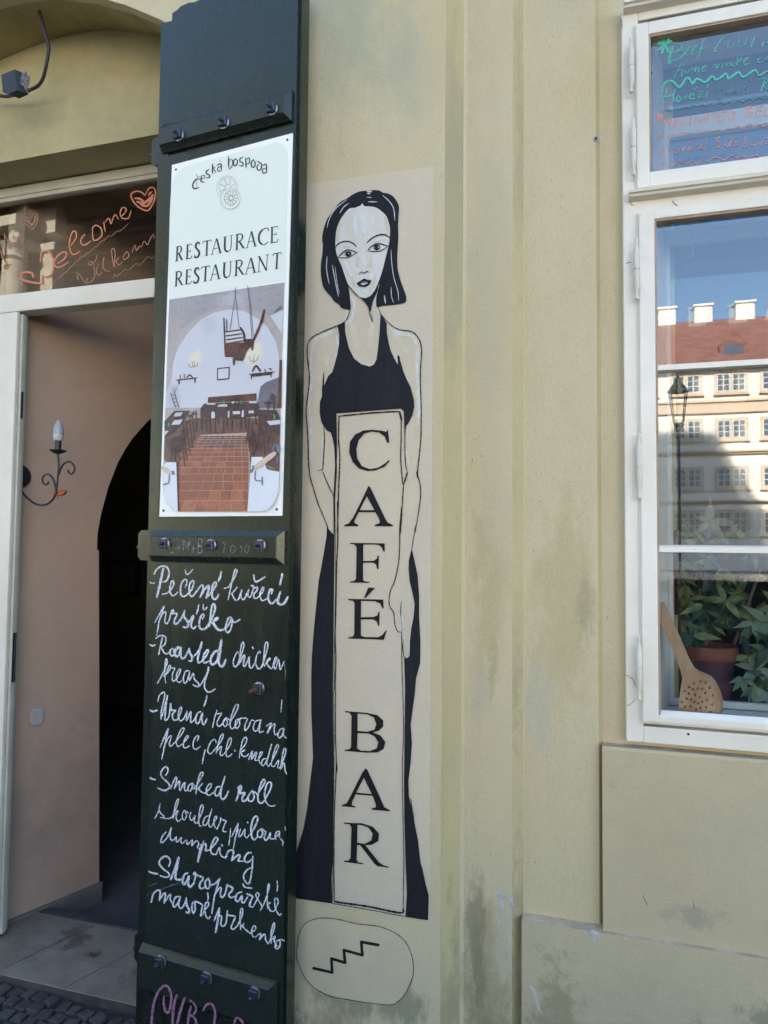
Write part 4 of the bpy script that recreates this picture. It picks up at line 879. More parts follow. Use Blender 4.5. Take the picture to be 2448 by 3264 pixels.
PT('560,105 600,90 680,92 665,110', 1, 'S3'); PT('690,130 720,105 810,105 808,130', 1, 'S3'); PT('858,72 900,70 930,88 860,92', 1, 'S3'); PT('1055,90 1065,68 1145,65 1150,92', 1, 'S3')
PT('165,340 200,285 300,278 265,335', 1, 'S3'); PT('190,245 215,200 298,195 275,240', 1, 'S3'); PT('1262,298 1418,282 1418,330 1300,345', 1, 'S3'); PT('90,470 92,410 138,405', 1, 'S3')
ph.text('S3', '20:770,68 772,105|20:970,60 972,90|18:236,210 238,240|20:135,320 137,355|26:1350,228 1352,272', mat=12)
ph.text('S3', '22:690,100 712,98|22:900,75 902,100|22:205,262 225,262|24:1290,245 1310,248', mat=4)
PT('113,768 226,770 243,1336 200,1320 130,1250 85,1150 70,1000 80,800', 8, 'S3'); PT('222,770 246,765 250,1330 240,1336', 3, 'S3', .0003)
PT('1088,708 1213,708 1255,792 1265,850 1408,880 1402,1100 1350,1240 1290,1305 1210,1336 1040,1336', 8, 'S3')
ph.text('S3', '14:1250,795 1285,845 1405,865', mat=3)
ph.off = .0124
ph.text('S3', '62:1350,670 1130,835|56:70,835 150,890', mat=9); 
ph.text('S3', '24:1110,810 1095,870 1075,885|40:1080,865 1078,868|16:1135,870 1130,930 1135,975 1200,985|18:1210,940 1212,1030|44:180,880 190,900|16:145,900 140,980 130,1010 75,1025|20:1345,650 1340,600 1380,560|56:1395,590 1398,640|20:1385,700 1385,780', mat=10)
for i in range(3): pass
ph.build('photo_print', PM, sgn, True)
scr = mat('screw_head', (.03, .03, .05), .4, .2, 100, metal=.3)
for x, y in ((220, 435), (1500, 93)): MB().lathe(SH.at(*crop('S1', x, y), .0045), [(.0038, 0), (.0034, .0012), (.001, .0016)], 14, SN).build('screw', scr, sgn, True)
for x, y in ((77, 1325), (1378, 1310)): MB().lathe(SH.at(*crop('S3', x, y), .0045), [(.0040, 0), (.0036, .0012), (.001, .0016)], 14, SN).build('screw', scr, sgn, True)

# ------------------------------------------------------------ mural
MU = WY(0.0)
m_mbg = mat('mural_ground', srgb(206, 190, 160), .85, .03, 3, .3, 150, grain=.035, col2=srgb(198, 184, 160))
m_blk = mat('mural_black', (.011, .011, .014), .7, .25, 9, .15, 150, spec=.2, col2=(.017, .017, .020), stretch=(1, 1, .4))
m_blk2 = mat('mural_black_fold', (.022, .022, .029), .7, .2, 12, .15, 150, spec=.2, stretch=(1, 1, .2))
m_face = mat('mural_face', srgb(208, 206, 198), .7, .05, 22, .15, 150, col2=srgb(203, 196, 178), stretch=(1, 1, .55))
m_hi = mat('mural_highlight', srgb(212, 213, 208), .7, .06, 40, .15, 150, col2=srgb(196, 190, 172))
m_skin = mat('mural_skin', srgb(209, 197, 174), .8, .04, 10, .2, 150, col2=srgb(198, 184, 152))
m_glint = mat('mural_glint', srgb(205, 208, 206), .6, .1, 50)
mu = thing('painted_mural', WY(0).at(1160, 2900), 'painted woman in black dress on beige wall holding tall panel reading CAFÉ BAR', 'mural')
q = Paint(MU, .0008); q.poly('F', P('900,598 1382,530 1379,1200 1375,1700 1372,2300 1370,2936 900,2858')); q.build('background', m_mbg, mu)
q = Paint(MU, .0016)   # soft skin lights
q.text('M2', '''60:330,215 285,300 270,450 285,620 268,850 262,1050 275,1250 280,1450|40:290,1500 330,1700 390,1850|60:1180,205 1280,240 1300,350 1298,600 1312,850 1300,1050 1290,1200|70:440,210 400,330 430,500|50:1060,170 1130,260 1200,380|60:660,60 690,200 740,360|50:880,50 850,200 840,380|34:1180,1280 1230,1500 1220,1650''', taper=.7, wob=.15)
q.build('skin_tone', m_skin, mu, True)
q = Paint(MU, .0022)
q.text('M2', '''34:500,165 400,205 330,245 290,310|26:285,330 272,470 280,620 268,760 262,900 270,1100 272,1280 285,1460|18:620,110 612,20 655,-130 665,-190|36:1020,125 1120,185 1240,215 1290,290|26:1300,330 1296,520 1305,700 1315,880 1308,1060|12:925,120 930,20 905,-90|14:1070,370 1100,440 1112,480|12:385,1180 378,1380 372,1490|18:520,200 535,330 500,440''', taper=.6, wob=.3)
q.text('M1', '26:668,1330 692,1420 672,1540 625,1610|20:922,1240 885,1400 868,1500|10:830,1560 850,1600 870,1640', taper=.6, wob=.3)
q.build('skin_highlight', m_hi, mu, True)
q = Paint(MU, .0028)
q.poly('M1', P('755,330 800,325 870,320 930,322 970,345 1010,350 1060,375 1100,425 1122,480 1118,560 1112,660 1115,760 1110,870 1105,980 1110,1080 1140,1200 1170,1280 1190,1340 1188,1390 1150,1410 1050,1425 960,1433 925,1446 905,1440 903,1360 918,1290 934,1215 890,1290 850,1325 800,1345 740,1335 690,1295 640,1245 650,1350 655,1466 600,1462 565,1450 545,1420 500,1390 465,1340 410,1280 385,1220 370,1120 372,1020 385,930 390,850 383,790 395,700 430,600 480,530 550,440 620,400 670,365 720,340'), smooth=True)
q.build('hair', m_blk, mu)
q = Paint(MU, .0040)
q.poly('M1', P('700,490 720,480 750,470 770,445 785,472 850,478 900,488 950,520 1000,570 1025,640 1035,700 1030,800 1015,880 985,1000 960,1100 925,1200 890,1280 850,1330 800,1355 740,1345 690,1300 640,1240 600,1140 570,1050 530,960 515,900 510,830 515,740 530,670 560,600 610,530 650,495'), smooth=True)
q.build('face', m_face, mu)
m_fs = mat('mural_face_shadow', srgb(203, 193, 170), .8, .04, 20, .1, 100)
m_fh = mat('mural_face_light', srgb(213, 212, 206), .7, .03, 30, .1, 100)
q = Paint(MU, .0046)
q.text('M1', '34:560,620 535,740 530,830|30:730,950 720,1040 745,1060|40:850,980 840,1060|26:640,1100 680,1200 690,1260|30:985,560 1010,680 1005,740|30:900,1130 870,1230 830,1290|50:590,860 650,855|40:870,810 950,800', taper=.7, wob=.3)
q.build('face_shadow', m_fs, mu, True)
q = Paint(MU, .0052)
q.text('M1', '''60:760,560 790,640 790,740|36:700,540 700,680 720,770|28:770,880 785,980 790,1070|30:600,1000 640,1080 665,1150|36:900,950 890,1020|34:770,1290 820,1300|30:860,560 880,660|18:600,860 650,850|18:880,810 960,790|22:740,1060 735,1110|40:850,1120 870,1180''', taper=.7, wob=.3)
q.build('face_highlight', m_fh, mu, True)
q = Paint(MU, .0058)
q.text('M1', '''11:512,872 530,842 580,815 640,812 690,838 712,866|12:812,828 860,782 930,750 985,748 1028,772|11:533,968 580,922 620,895 660,900 722,920|7:533,968 590,970 640,965 690,935 722,920|11:820,902 850,865 900,838 950,838 1017,857|7:820,902 880,908 940,905 985,880 1017,857
|8:735,1126 765,1104 775,1118 800,1112 810,1098 832,1110|7:640,1240 690,1300 740,1348|6:830,1490 850,1540 868,1592|5:838,1495 862,1540 868,1592|5:1028,760 1035,800''', taper=.5, wob=.1)
q.build('facial_lines', m_blk, mu, True)
q = Paint(MU, .0062)
q.poly('M1', [(632+33*math.cos(a*.524), 932+26*math.sin(a*.524)) for a in range(12)]); q.build('iris', m_blk, mu); q = Paint(MU, .0062); q.poly('M1', [(908+34*math.cos(a*.524), 870+28*math.sin(a*.524)) for a in range(12)]); q.build('iris', m_blk, mu); q = Paint(MU, .0062)
q.poly('M1', P('712,1218 750,1192 790,1168 812,1180 850,1185 853,1200 830,1235 790,1250 740,1242'), smooth=True); q.build('lips', m_blk, mu); q = Paint(MU, .0062)
q.poly('M1', P('690,1302 740,1348 800,1360 850,1337 890,1287 932,1190 915,1290 870,1390 848,1490 835,1490 825,1440 785,1385'))
q.build('chin_shadow', m_blk, mu)
q = Paint(MU, .0064)
q.text('M1', '''8:430,682 450,600 510,500 620,410|9:552,542 590,482 638,447|9:965,370 1030,430 1070,500 1083,612|8:430,955 425,1080 450,1222|8:480,1040 510,1200 540,1345|5:505,1050 525,1200 548,1320|7:1045,890 1050,1000 1070,1150 1110,1290 1118,1385|6:1045,1250 1050,1340 1070,1405|12:980,1332 992,1410
|16:812,330 860,335|14:815,350 845,352|12:825,432 912,432|7:810,388 862,390|10:752,1222 790,1218 820,1214|8:765,1232 800,1228|9:630,925 645,935|9:920,860 930,880|7:605,925 612,940|7:880,865 888,880|4:760,1205 820,1203''', taper=.6, wob=.15)
q.build('hair_glint', m_glint, mu, True)
q = Paint(MU, .0028)
q.poly('M2', P('530,115 565,95 600,72 605,180 640,330 690,430 760,485 840,507 880,490 905,440 920,330 935,180 945,0 985,60 1003,90 1005,180 1020,270 1040,350 1075,430 1112,492 1105,410 1115,400 1140,470 1165,560 1200,640 1235,710 1265,830 1268,900 1250,980 1215,1050 1190,1082 1180,1150 1174,1180 1168,940 1140,912 518,960 520,1050 522,1250 500,1290 490,1220 465,1143 430,1125 400,1085 375,1040 358,950 360,850 382,790 380,720 402,550 402,690 440,600 480,560 505,480 525,400 545,290 547,200'))
q.poly('M2', P('470,1140 518,1150 526,1250 524,1400 513,1600 503,1750 502,2110 493,2110 490,1760 500,1600 508,1450 500,1280'))
q.build('dress_top', m_blk, mu); q = Paint(MU, .0028)
LS = [crop('M3', *p) for p in P('430,200 440,260 488,308 503,300 500,600 495,1000 490,1500 486,1809')] + [crop('M4', *p) for p in P('335,0 336,200 340,500 336,800 335,1100 326,1250 332,1414 78,1378 78,1150 100,1050 140,920 165,780 185,600 203,450 198,300 192,150 192,0')] + [crop('M3', *p) for p in P('278,1700 283,1500 300,1250 320,1050 335,900 350,750 370,650 400,480 425,330')]
q.poly('F', LS)
q.build('skirt', m_blk, mu); q = Paint(MU, .0028)
RS = [crop('M3', *p) for p in P('1245,450 1270,560 1300,700 1315,900 1315,1100 1328,1350 1325,1550 1285,1700')] + [crop('M4', *p) for p in P('878,20 860,150 850,230 858,350 850,480 835,600 838,700 870,850 900,1000 915,1140 930,1190 950,1290 970,1360 965,1525 816,1502 825,1350 815,1100 808,850 806,600 810,300 813,0')] + [crop('M3', *p) for p in P('1178,1700 1170,1500 1197,1506 1222,1480 1224,1350 1242,1200 1264,1050 1272,980 1252,880 1224,760 1214,640 1217,560 1235,480')]
q.poly('F', RS)
q.build('skirt', m_blk, mu)
q = Paint(MU, .0034)
q.text('M4', '16:285,60 290,300 270,560 240,800 215,1100 190,1370|10:255,560 215,840 150,1130 110,1360|12:300,600 290,900 265,1200 250,1390|14:850,720 870,900 880,1100 910,1280 925,1440|10:300,60 310,400 318,800 310,1200', taper=.7, wob=.2)
q.text('M3', '14:455,450 430,800 400,1200 390,1700', taper=.7)
q.build('dress_folds', m_blk2, mu, True)
q = Paint(MU, .0034)
q.text('M2', '''10:650,-60 635,20 600,75 540,110 440,150 340,195 275,240 245,300 238,400 252,500 262,620 248,760 233,870 228,950 240,1100 248,1250 250,1400 265,1560 300,1680 345,1830 400,1960 440,2060 492,2135|8:400,560 392,640 390,760 380,830|9:400,1090 405,1200 398,1350 388,1500|6:388,1500 345,1506|9:388,1520 430,1620 492,1752
|10:925,-50 945,0 1000,65 1075,130 1140,155 1240,170 1295,215 1328,280 1340,370 1328,520 1328,700 1335,900 1335,1000 1332,1200 1312,1400 1300,1540 1325,1640 1330,1750 1310,1900 1278,2100|8:1180,1080 1178,1300 1185,1450 1202,1530|14:1202,1530 1165,1645|10:1165,1640 1155,1800 1140,2050 1138,2110|8:1290,1520 1300,1580|9:1115,400 1130,430''', taper=.3, wob=.25)
q.text('M3', '''7:1280,230 1262,350 1243,460|9:1145,50 1130,250 1128,430 1118,580 1080,760 1040,850 1025,950 1040,1020 1070,1060 1082,1180 1110,1245 1142,1250|8:1145,960 1137,1050 1152,1180 1167,1300 1158,1400 1172,1488 1200,1503|7:1146,1250 1148,1400 1150,1600 1158,1809''', taper=.3, wob=.25)
q.text('M4', '5:797,0 803,200 803,300 795,500 797,700 800,900 805,1100 803,1300 800,1450|6:352,0 352,300 357,500 345,800 341,1100 344,1385|8:357,470 362,520 357,545|13:345,1395 370,1405 560,1432 780,1475 800,1450|5:333,1413 560,1452 815,1500|4:340,0 342,500 336,900 334,1390', taper=.15, wob=.25)
q.text('M2', '13:540,985 700,968 900,950 1090,940 1128,945|17:1128,948 1145,1020|10:1143,1000 1142,1200 1138,1390 1145,1500 1158,1640|12:545,985 540,1200 552,1400 540,1700 530,2110|6:518,965 522,1250 520,1400 520,1550 505,1780 502,2110', taper=.1, wob=.25)
q.text('M3', '11:530,0 533,350 520,650 515,1000 506,1300 514,1500 506,1800|5:505,0 512,600 508,1000 500,1400 497,1809', taper=.1, wob=.25)
q.build('outline', m_blk, mu, True)
q = Paint(MU, .0040)
q.text('M3', '7:1262,1000 1262,1060 1240,1200|7:1230,1240 1222,1330 1220,1440|12:1145,1080 1160,1200 1170,1300 1168,1400|6:1175,1460 1190,1445 1215,1450|6:440,250 485,300', taper=.5, wob=.3)
q.build('hand_highlight', m_hi, mu, True)
ml = mat('mural_letter', (.010, .010, .011), .7, .2, 30, .1, 120, spec=.25)
def letter(c, outer, holes=(), extra=()):
    q = Paint(MU, .0034); q.poly(c, P(outer), [P(h) for h in holes])
    for e in extra: q.poly(c, P(e))
    return tag(q.build('letter', ml, mu))
letter('M2', '1015,1112 1022,1175 1028,1240 1008,1240 985,1182 930,1142 860,1132 790,1150 735,1215 712,1300 720,1390 765,1465 840,1493 920,1480 985,1440 1025,1405 1032,1415 985,1470 900,1505 820,1513 740,1490 675,1425 642,1330 650,1230 700,1160 780,1122 870,1115 960,1125 998,1135')
letter('M2', '828,1655 845,1668 985,1960 1010,2005 1062,2030 1062,2043 888,2043 888,2030 930,2015 938,2000 925,1960 893,1908 735,1908 695,1985 692,2010 730,2030 730,2043 595,2043 595,2030 640,2015 680,1960 740,1840', ['812,1755 743,1888 885,1888'])
letter('M3', '652,393 985,398 983,480 972,475 955,435 930,415 870,408 778,410 776,567 880,565 908,545 918,515 928,515 925,645 912,645 900,600 870,583 776,585 776,740 785,762 838,768 838,777 650,775 650,765 690,758 708,740 715,440 700,412 652,402')
letter('M3', '635,932 970,938 975,1025 962,1020 940,975 890,955 757,950 755,1108 880,1105 915,1090 925,1055 935,1055 932,1192 922,1192 908,1150 870,1128 755,1130 755,1285 790,1298 920,1300 960,1280 1000,1230 1004,1236 975,1326 630,1312 630,1303 675,1295 692,1270 695,975 680,950 635,942', (), ['825,824 893,824 797,926 786,920'])
letter('M4', '415,138 560,150 630,165 668,200 668,240 640,268 600,280 650,300 683,345 670,390 630,412 560,414 412,402 412,395 445,390 455,375 458,170 445,150 415,145', ['498,155 498,270 560,275 610,262 622,225 605,180 560,160', '498,285 495,385 520,400 580,403 625,385 635,345 610,305 570,287'])
letter('M4', '551,517 565,530 660,740 675,775 713,795 712,803 592,791 592,783 620,775 618,755 598,700 485,690 462,740 460,762 485,770 485,777 393,769 395,760 425,750 445,715 530,545', ['540,580 490,678 592,688'])
letter('M4', '408,877 530,882 600,905 640,950 635,1000 590,1025 550,1027 640,1140 670,1160 706,1170 706,1177 630,1166 610,1150 515,1027 495,1025 492,1120 500,1140 533,1146 532,1153 410,1138 410,1129 440,1128 452,1110 458,910 445,888 408,885', ['498,892 495,1010 545,1018 590,995 598,950 570,910 530,895'])
st = thing('stairs_pictogram', WY(0).at(1100, 3120), 'painted rounded outline with black zigzag staircase symbol below the mural woman', 'pictogram')
ov = '300,1508 240,1512 190,1525 140,1560 108,1630 95,1760 110,1820 150,1905 210,1970 270,2005 330,2030 450,2052 560,2070 700,2085 750,2072 800,2030 845,1950 868,1870 862,1780 835,1700 800,1650 740,1605 640,1565 560,1555 480,1545 380,1520'
q = Paint(MU, .0008); q.poly('M4', P(ov), smooth=True); q.build('ground_paint', mat('picto_ground', srgb(202, 187, 152), .88, .05, 7, .2, 120, blobs=[((-.55, 0, .22), (.05, .1, .03), (.2, .18, .13), .8, 60)]), st)
q = Paint(MU, .0014); pts = P(ov); q.ribbon([crop('M4', *p) for p in pts+pts[:1]], 4.2/2.078, wob=.35, taper=0, caps=False); q.build('outline', m_blk, st)
q = Paint(MU, .0014)
zz = P('207,1842 330,1870 325,1778 415,1805 408,1722 530,1755 523,1668 635,1688')
for a, b in zip(zz, zz[1:]): q.ribbon([crop('M4', *a), crop('M4', *b)], 19/2.078, smooth=False, taper=0, wob=.05)
q.build('stair_line', m_blk, st)

# ------------------------------------------------------------ white window
win = thing('casement_window', (.76, .12, 1.05), 'white wooden casement window with hinged sashes, menu writing on top pane', 'window')
m_putty = mat('putty_reveal', srgb(176, 150, 124), .7, .12, 14, .1, 90)
def frame(parent, name, x0, x1, z0, z1, wl, wr, wt, wb, y0, y1, m, bev=.004):
    b = MB()
    b.bbox((x0, y0, z0), (x0+wl, y1, z1), bev); b.bbox((x1-wr, y0, z0), (x1, y1, z1), bev)
    b.bbox((x0+wl-.001, y0+.0006, z1-wt), (x1-wr+.001, y1, z1), bev); b.bbox((x0+wl-.001, y0+.0006, z0), (x1-wr+.001, y1, z0+wb), bev)
    return b.build(name, m, parent)
fz0, fz1 = XZ(2100, 2372, .10)[1], 3.162
WX0 = WY(.10).at(1990, 1400).x
frame(win, 'outer_frame', WX0, 1.42, fz0, fz1, .045, .045, .05, .045, .100, .150, m_white)
MB().bbox((.74, .1005, fz0+.04), (.80, .150, 3.12), .004).build('centre_post', m_white, win)
zA, zB = 2.583, 2.601
MB().bbox((WX0+.03, .1008, 2.545), (1.39, .15, 2.625), .003).build('transom_rail', m_white, win)
def drip(zb, zt_, x0):
    b = MB(); pr = [(.100, zb-.004), (.076, zb), (.073, zb+.006), (.066, zb+.008), (.064, zt_-.004), (.070, zt_), (.100, zt_+.006)]
    b.prism([(x0, y, z) for y, z in pr], (1.425-x0+.005, 0, 0)); return b.build('drip_moulding', m_white, win)
drip(3.139, 3.160, WY(.07).at(1989, 40).x); drip(zA, zB, WY(.07).at(2005, 632).x)
def sash(x0, x1, z0, z1, gx0, gx1, gz0, gz1, munt, mirror=False):
    s_ = MB()
    s_.bbox((x0, .0855, z0), (gx0-.008, .118, z1), .0035); s_.bbox((gx1+.008, .0855, z0), (x1, .118, z1), .0035)
    s_.bbox((gx0-.009, .0860, gz1+.008), (gx1+.009, .118, z1), .0035); s_.bbox((gx0-.009, .0860, z0), (gx1+.009, .118, gz0-.006), .0035)
    so_ = s_.build('sash', m_white, win)
    MB().bbox((x0-.003, .093, z0-.005), (x1+.003, .0995, z1+.004), .002).build('sash_lip', m_white, so_) if False else None
    lip = MB(); lip.box((x0-.004, .0945, z0-.006), (x0+.012, .0995, z1+.004)).box((x1-.012, .0945, z0-.006), (x1+.004, .0995, z1+.004)).box((x0+.012, .0946, z1-.01), (x1-.012, .0996, z1+.004)).box((x0+.012, .0946, z0-.006), (x1-.012, .0996, z0+.01))
    lip.build('sash_lip', m_white, so_)
    rv = MB()
    rv.prism([(gx0-.008, .090, gz0-.006), (gx0-.008, .090, gz1+.008), (gx0-.0075, .117, gz1+.008), (gx0-.0075, .117, gz0-.006)], (.0055, 0, 0))
    rv.prism([(gx1+.008, .090, gz0-.006), (gx1+.008, .090, gz1+.008), (gx1+.0075, .117, gz1+.008), (gx1+.0075, .117, gz0-.006)], (-.0055, 0, 0))
    rv.box((gx0-.003, .090, gz1+.002), (gx1+.003, .117, gz1+.0078))
    rv.build('putty_reveal', m_putty, so_)
    MB().prism([(gx0-.003, .0905, gz0-.0062), (gx0-.003, .1165, gz0-.0062), (gx0-.003, .1165, gz0+.002), (gx0-.003, .108, gz0+.002)], (gx1-gx0+.006, 0, 0)).build('glazing_bead', m_white, so_)
    for zc in munt:
        m1 = MB(); m1.prism([(gx0-.004, .0905, zc+.0075), (gx0-.004, .0905, zc-.0075), (gx0-.004, .1165, zc-.009), (gx0-.004, .1165, zc+.0125)], (gx1-gx0+.008, 0, 0))
        m1.build('glazing_bar', m_white, so_)
    ed = [gz0-.002] + sorted(munt) + [gz1+.003]
    for a, b in zip(ed, ed[1:]):
        MB().add([(gx0-.004, .112, a), (gx1+.004, .112, a), (gx1+.004, .112, b), (gx0-.004, .112, b)], [(0, 1, 2, 3)]).build('pane', m_glass, so_)
    return so_
gx0 = WY(.112).at(2072, 300).x+.003; gxl = WY(.112).at(2096, 1400).x+.002
top = sash(WY(.086).at(2028, 320).x, .737, XZ(2080, 594, .086)[1], XZ(2080, 66, .086)[1], gx0, .700, XZ(2250, 532, .112)[1]+.0, XZ(2250, 104, .112)[1], [])
low = sash(WY(.086).at(2041, 1400).x, .737, XZ(2200, 2312, .086)[1], XZ(2200, 658, .086)[1], gxl, .700, XZ(2250, 2276, .112)[1], XZ(2250, 701, .112)[1], [XZ(2250, 1166, .10)[1], XZ(2250, 1752, .10)[1]])
tr_ = sash(.803, 1.385, XZ(2080, 594, .086)[1], XZ(2080, 66, .086)[1], .840, 1.345, XZ(2250, 532, .112)[1], XZ(2250, 104, .112)[1], [])
lr_ = sash(.803, 1.385, XZ(2200, 2312, .086)[1], XZ(2200, 658, .086)[1], .840, 1.345, XZ(2250, 2276, .112)[1], XZ(2250, 701, .112)[1], [XZ(2250, 1166, .10)[1], XZ(2250, 1752, .10)[1]])
m_cream2 = mat('hinge_paint', srgb(214, 206, 188), .4, .04, 20)
def hinge_pin(par, px_, y0, y1):
    a = WY(.080).at(px_, y0); b = WY(.080).at(px_, y1); L = a.z-b.z; x = (a.x+b.x)/2
    MB().lathe((x, .0790, b.z), [(.0015, 0), (.0058, .004), (.0062, .009), (.0042, .014), (.0050, L*.17), (.0078, L*.2), (.0078, L*.485), (.0055, L*.49), (.0055, L*.497), (.0078, L*.502), (.0078, L*.80), (.0050, L*.83), (.0038, L-.016), (.0052, L-.009), (.0046, L-.003), (.001, L)], 14).build('hinge', m_cream2, par, True)
hinge_pin(top, 2012, 120, 300); hinge_pin(top, 2019, 377, 563)
hinge_pin(low, 2029, 757, 958); hinge_pin(low, 2037, 1382, 1592); hinge_pin(low, 2037, 2025, 2234)
for x, y in ((2174, 587), ): MB().lathe(WY(.0855).at(x, y+6), [(.006, 0), (.005, .0015), (.001, .002)], 14, (0, -1, 0)).build('screw', m_wash, win)
MB().lathe(WY(.0998).at(2194, 2340), [(.0035, 0), (.002, .0008)], 12, (0, -1, 0)).build('screw', scr, win)
m_gm = chalk('green_marker', (.10, .56, .38), (.08, .24, .22), .8, 260)
m_gm2 = chalk('thin_green_marker', (.10, .34, .27), (.08, .18, .20), .6, 260)
m_om = chalk('salmon_marker', (.68, .30, .22), (.30, .16, .18), .75, 260)
words(WY(.1115), .0008, 'W1', '''30:250,270 200,255 150,258|30:250,270 210,240 178,222|30:245,265 240,220 228,192|30:265,265 290,220 312,180|26:270,265 310,235 345,215|30:245,275 200,310 168,335|26:255,280 230,330 208,382|26:270,280 285,330 288,370
|14:335,300 300,490|12:372,290 320,460|12:310,265 370,245 470,260 482,300 440,345 380,370|12:380,370 470,345 515,370 490,430 420,470 300,495|12:300,490 305,520 345,510|8:540,370 590,320 603,295 560,330 540,380 550,412 580,400
|8:615,370 660,320 690,285 650,300 612,370 612,402 655,395|9:825,175 780,210 750,310 720,410|5:720,410 700,450 658,495|9:710,330 808,312|10:1115,140 1040,180 950,300 925,360 968,365|7:1070,270 1102,265|8:1195,190 1130,230 1105,290 1120,325 1170,300 1198,250|8:1270,180 1255,270 1275,300 1340,260 1370,180
|9:1480,150 1430,290 1515,265|9:1600,220 1580,290|9:1590,250 1720,225|9:1700,200 1680,280|8:475,510 430,610 370,740|9:440,630 490,600 480,702|9:545,600 525,650 560,650 577,610 545,600|9:615,650 630,590 660,585 655,640 690,580 715,580 710,645
|10:765,605 815,565 800,550 762,600 768,638 815,615|9:905,590 930,540 965,545 950,590 1000,540 1045,525 1030,580|8:1140,520 1100,530 1095,560 1140,550 1150,505 1168,562|8:1215,520 1180,535 1180,560 1230,540 1248,420|7:1238,500 1245,560|8:1300,410 1270,520|7:1250,500 1312,485|9:1320,500 1390,450 1360,450 1325,500 1340,545 1402,520|8:1570,440 1525,470 1530,515 1600,495|8:1650,430 1620,480 1660,470
|24:215,900 225,830 280,770 350,762 400,805 450,845 500,790 560,715 600,750 630,798 680,735 740,750 800,778 850,740 900,690 945,745 1000,722 1090,660 1120,728 1180,690 1260,640 1310,705 1380,675 1480,612 1540,685 1600,650 1700,610
|13:290,870 250,950 175,1078|13:200,985 310,970 365,950|12:395,870 370,960 378,1052|14:440,960 410,1000 425,1050 470,1010 442,960|9:505,960 520,1005 562,948|12:590,985 650,955 640,930 600,950 585,1000 655,1003|9:620,875 645,885 697,840|9:700,912 770,900 705,985 777,980|9:838,900 815,978|7:852,802 820,862
|13:1620,740 1560,905|9:1530,755 1610,725 1655,760 1600,830 1670,885''', 'menu_word', m_gm, top, ex=6, ey=6, wmul=1.2)
words(WY(.1115), .0008, 'W1', '''8:1000,860 950,870 955,910 1005,885 1045,865|7:1040,880 1050,970 1000,1015 955,980|8:1080,880 1070,930 1120,920 1132,870|7:1195,780 1160,920 1190,920|8:1235,890 1200,910 1240,920 1290,780|7:1280,850 1270,918|10:1390,840 1355,850 1385,890 1355,925|7:1395,750 1410,765 1450,735
|10:200,1165 240,1190 280,1150 350,1165 410,1130|9:410,1130 450,1140 540,1110|9:540,1115 580,1128 640,1080|8:640,1090 680,1108 760,1080 800,1110 880,1070 930,1092 1010,1050 1060,1078 1150,1035|10:1140,1045 1190,1065 1260,1020 1310,1050 1410,1000 1450,1028 1550,985 1590,1010 1700,975''', 'menu_word', m_gm2, top, ex=6, ey=6, wmul=1.2)
words(WY(.1115), .0008, 'W1', '''24:150,1250 240,1238|24:150,1285 232,1265|20:180,1212 172,1312|16:205,1215 150,1330|8:180,1480 240,1380 290,1270|9:250,1290 285,1350|10:285,1275 305,1340 350,1260|9:350,1262 318,1390|12:345,1410 420,1275 438,1262|10:425,1275 395,1412|9:360,1355 418,1340|11:482,1270 462,1390|9:482,1280 520,1265 525,1300 475,1330 540,1372
|14:605,1250 592,1382|11:680,1240 652,1362|9:690,1258 720,1320 735,1328|9:760,1255 735,1330|9:740,1335 830,1215|9:838,1215 850,1260 780,1345|9:790,1290 850,1280|9:880,1222 990,1195|12:945,1210 925,1322|11:1020,1195 985,1305 1068,1290|9:1015,1190 1102,1180|9:1005,1240 1062,1232|12:1145,1190 1132,1300|10:1130,1185 1200,1185 1215,1230 1185,1275 1125,1300
|14:1390,1110 1352,1250|10:1340,1125 1410,1105 1440,1130 1390,1170 1450,1200 1430,1240 1340,1258|12:1520,1120 1490,1245 1575,1230|9:1500,1115 1600,1105|9:1510,1170 1572,1165|12:1645,1110 1612,1235 1690,1222
|10:155,1585 190,1520 240,1525 280,1530 350,1470|10:350,1470 390,1500 500,1460 560,1480 620,1460|10:690,1438 750,1450 800,1430|10:840,1418 890,1448 980,1425 1030,1450 1120,1390|10:1120,1400 1180,1408 1250,1372|12:1260,1375 1310,1408 1410,1345 1450,1388 1550,1350 1600,1388 1700,1340
|7:265,1610 240,1700 180,1790|7:190,1718 262,1700|9:300,1660 310,1740 352,1750|9:400,1680 370,1720 398,1742 436,1695 402,1680|9:480,1660 500,1710 540,1640|9:565,1700 612,1662 590,1655 560,1690 580,1712 625,1695|8:585,1600 648,1594|9:690,1640 760,1632 700,1690 722,1690|8:745,1660 760,1700 800,1665 795,1718|13:830,1550 836,1562
|11:1000,1520 965,1545 965,1570 1005,1610 990,1660 950,1672|9:1075,1600 1070,1640 1110,1650 1135,1590|9:1160,1510 1140,1652|9:1175,1600 1240,1582 1180,1650 1255,1640|7:1180,1558 1250,1540|10:1355,1480 1340,1600 1310,1668|9:1310,1668 1380,1660|9:1440,1600 1430,1640 1480,1640 1490,1592 1440,1600|9:1520,1590 1545,1630 1592,1570|10:1680,1560 1625,1600 1640,1622 1700,1610|9:1620,1545 1660,1535
|9:180,1985 220,1900 250,1870 300,1910 350,1925 420,1840 480,1880 540,1895|9:540,1895 640,1850 680,1898 720,1872 780,1830|9:780,1832 830,1860 900,1810 950,1802 1010,1820 1070,1838 1170,1775 1220,1808 1330,1780 1370,1803 1500,1770 1560,1798 1700,1775''', 'menu_word', m_om, top, ex=6, ey=6, wmul=1.2)

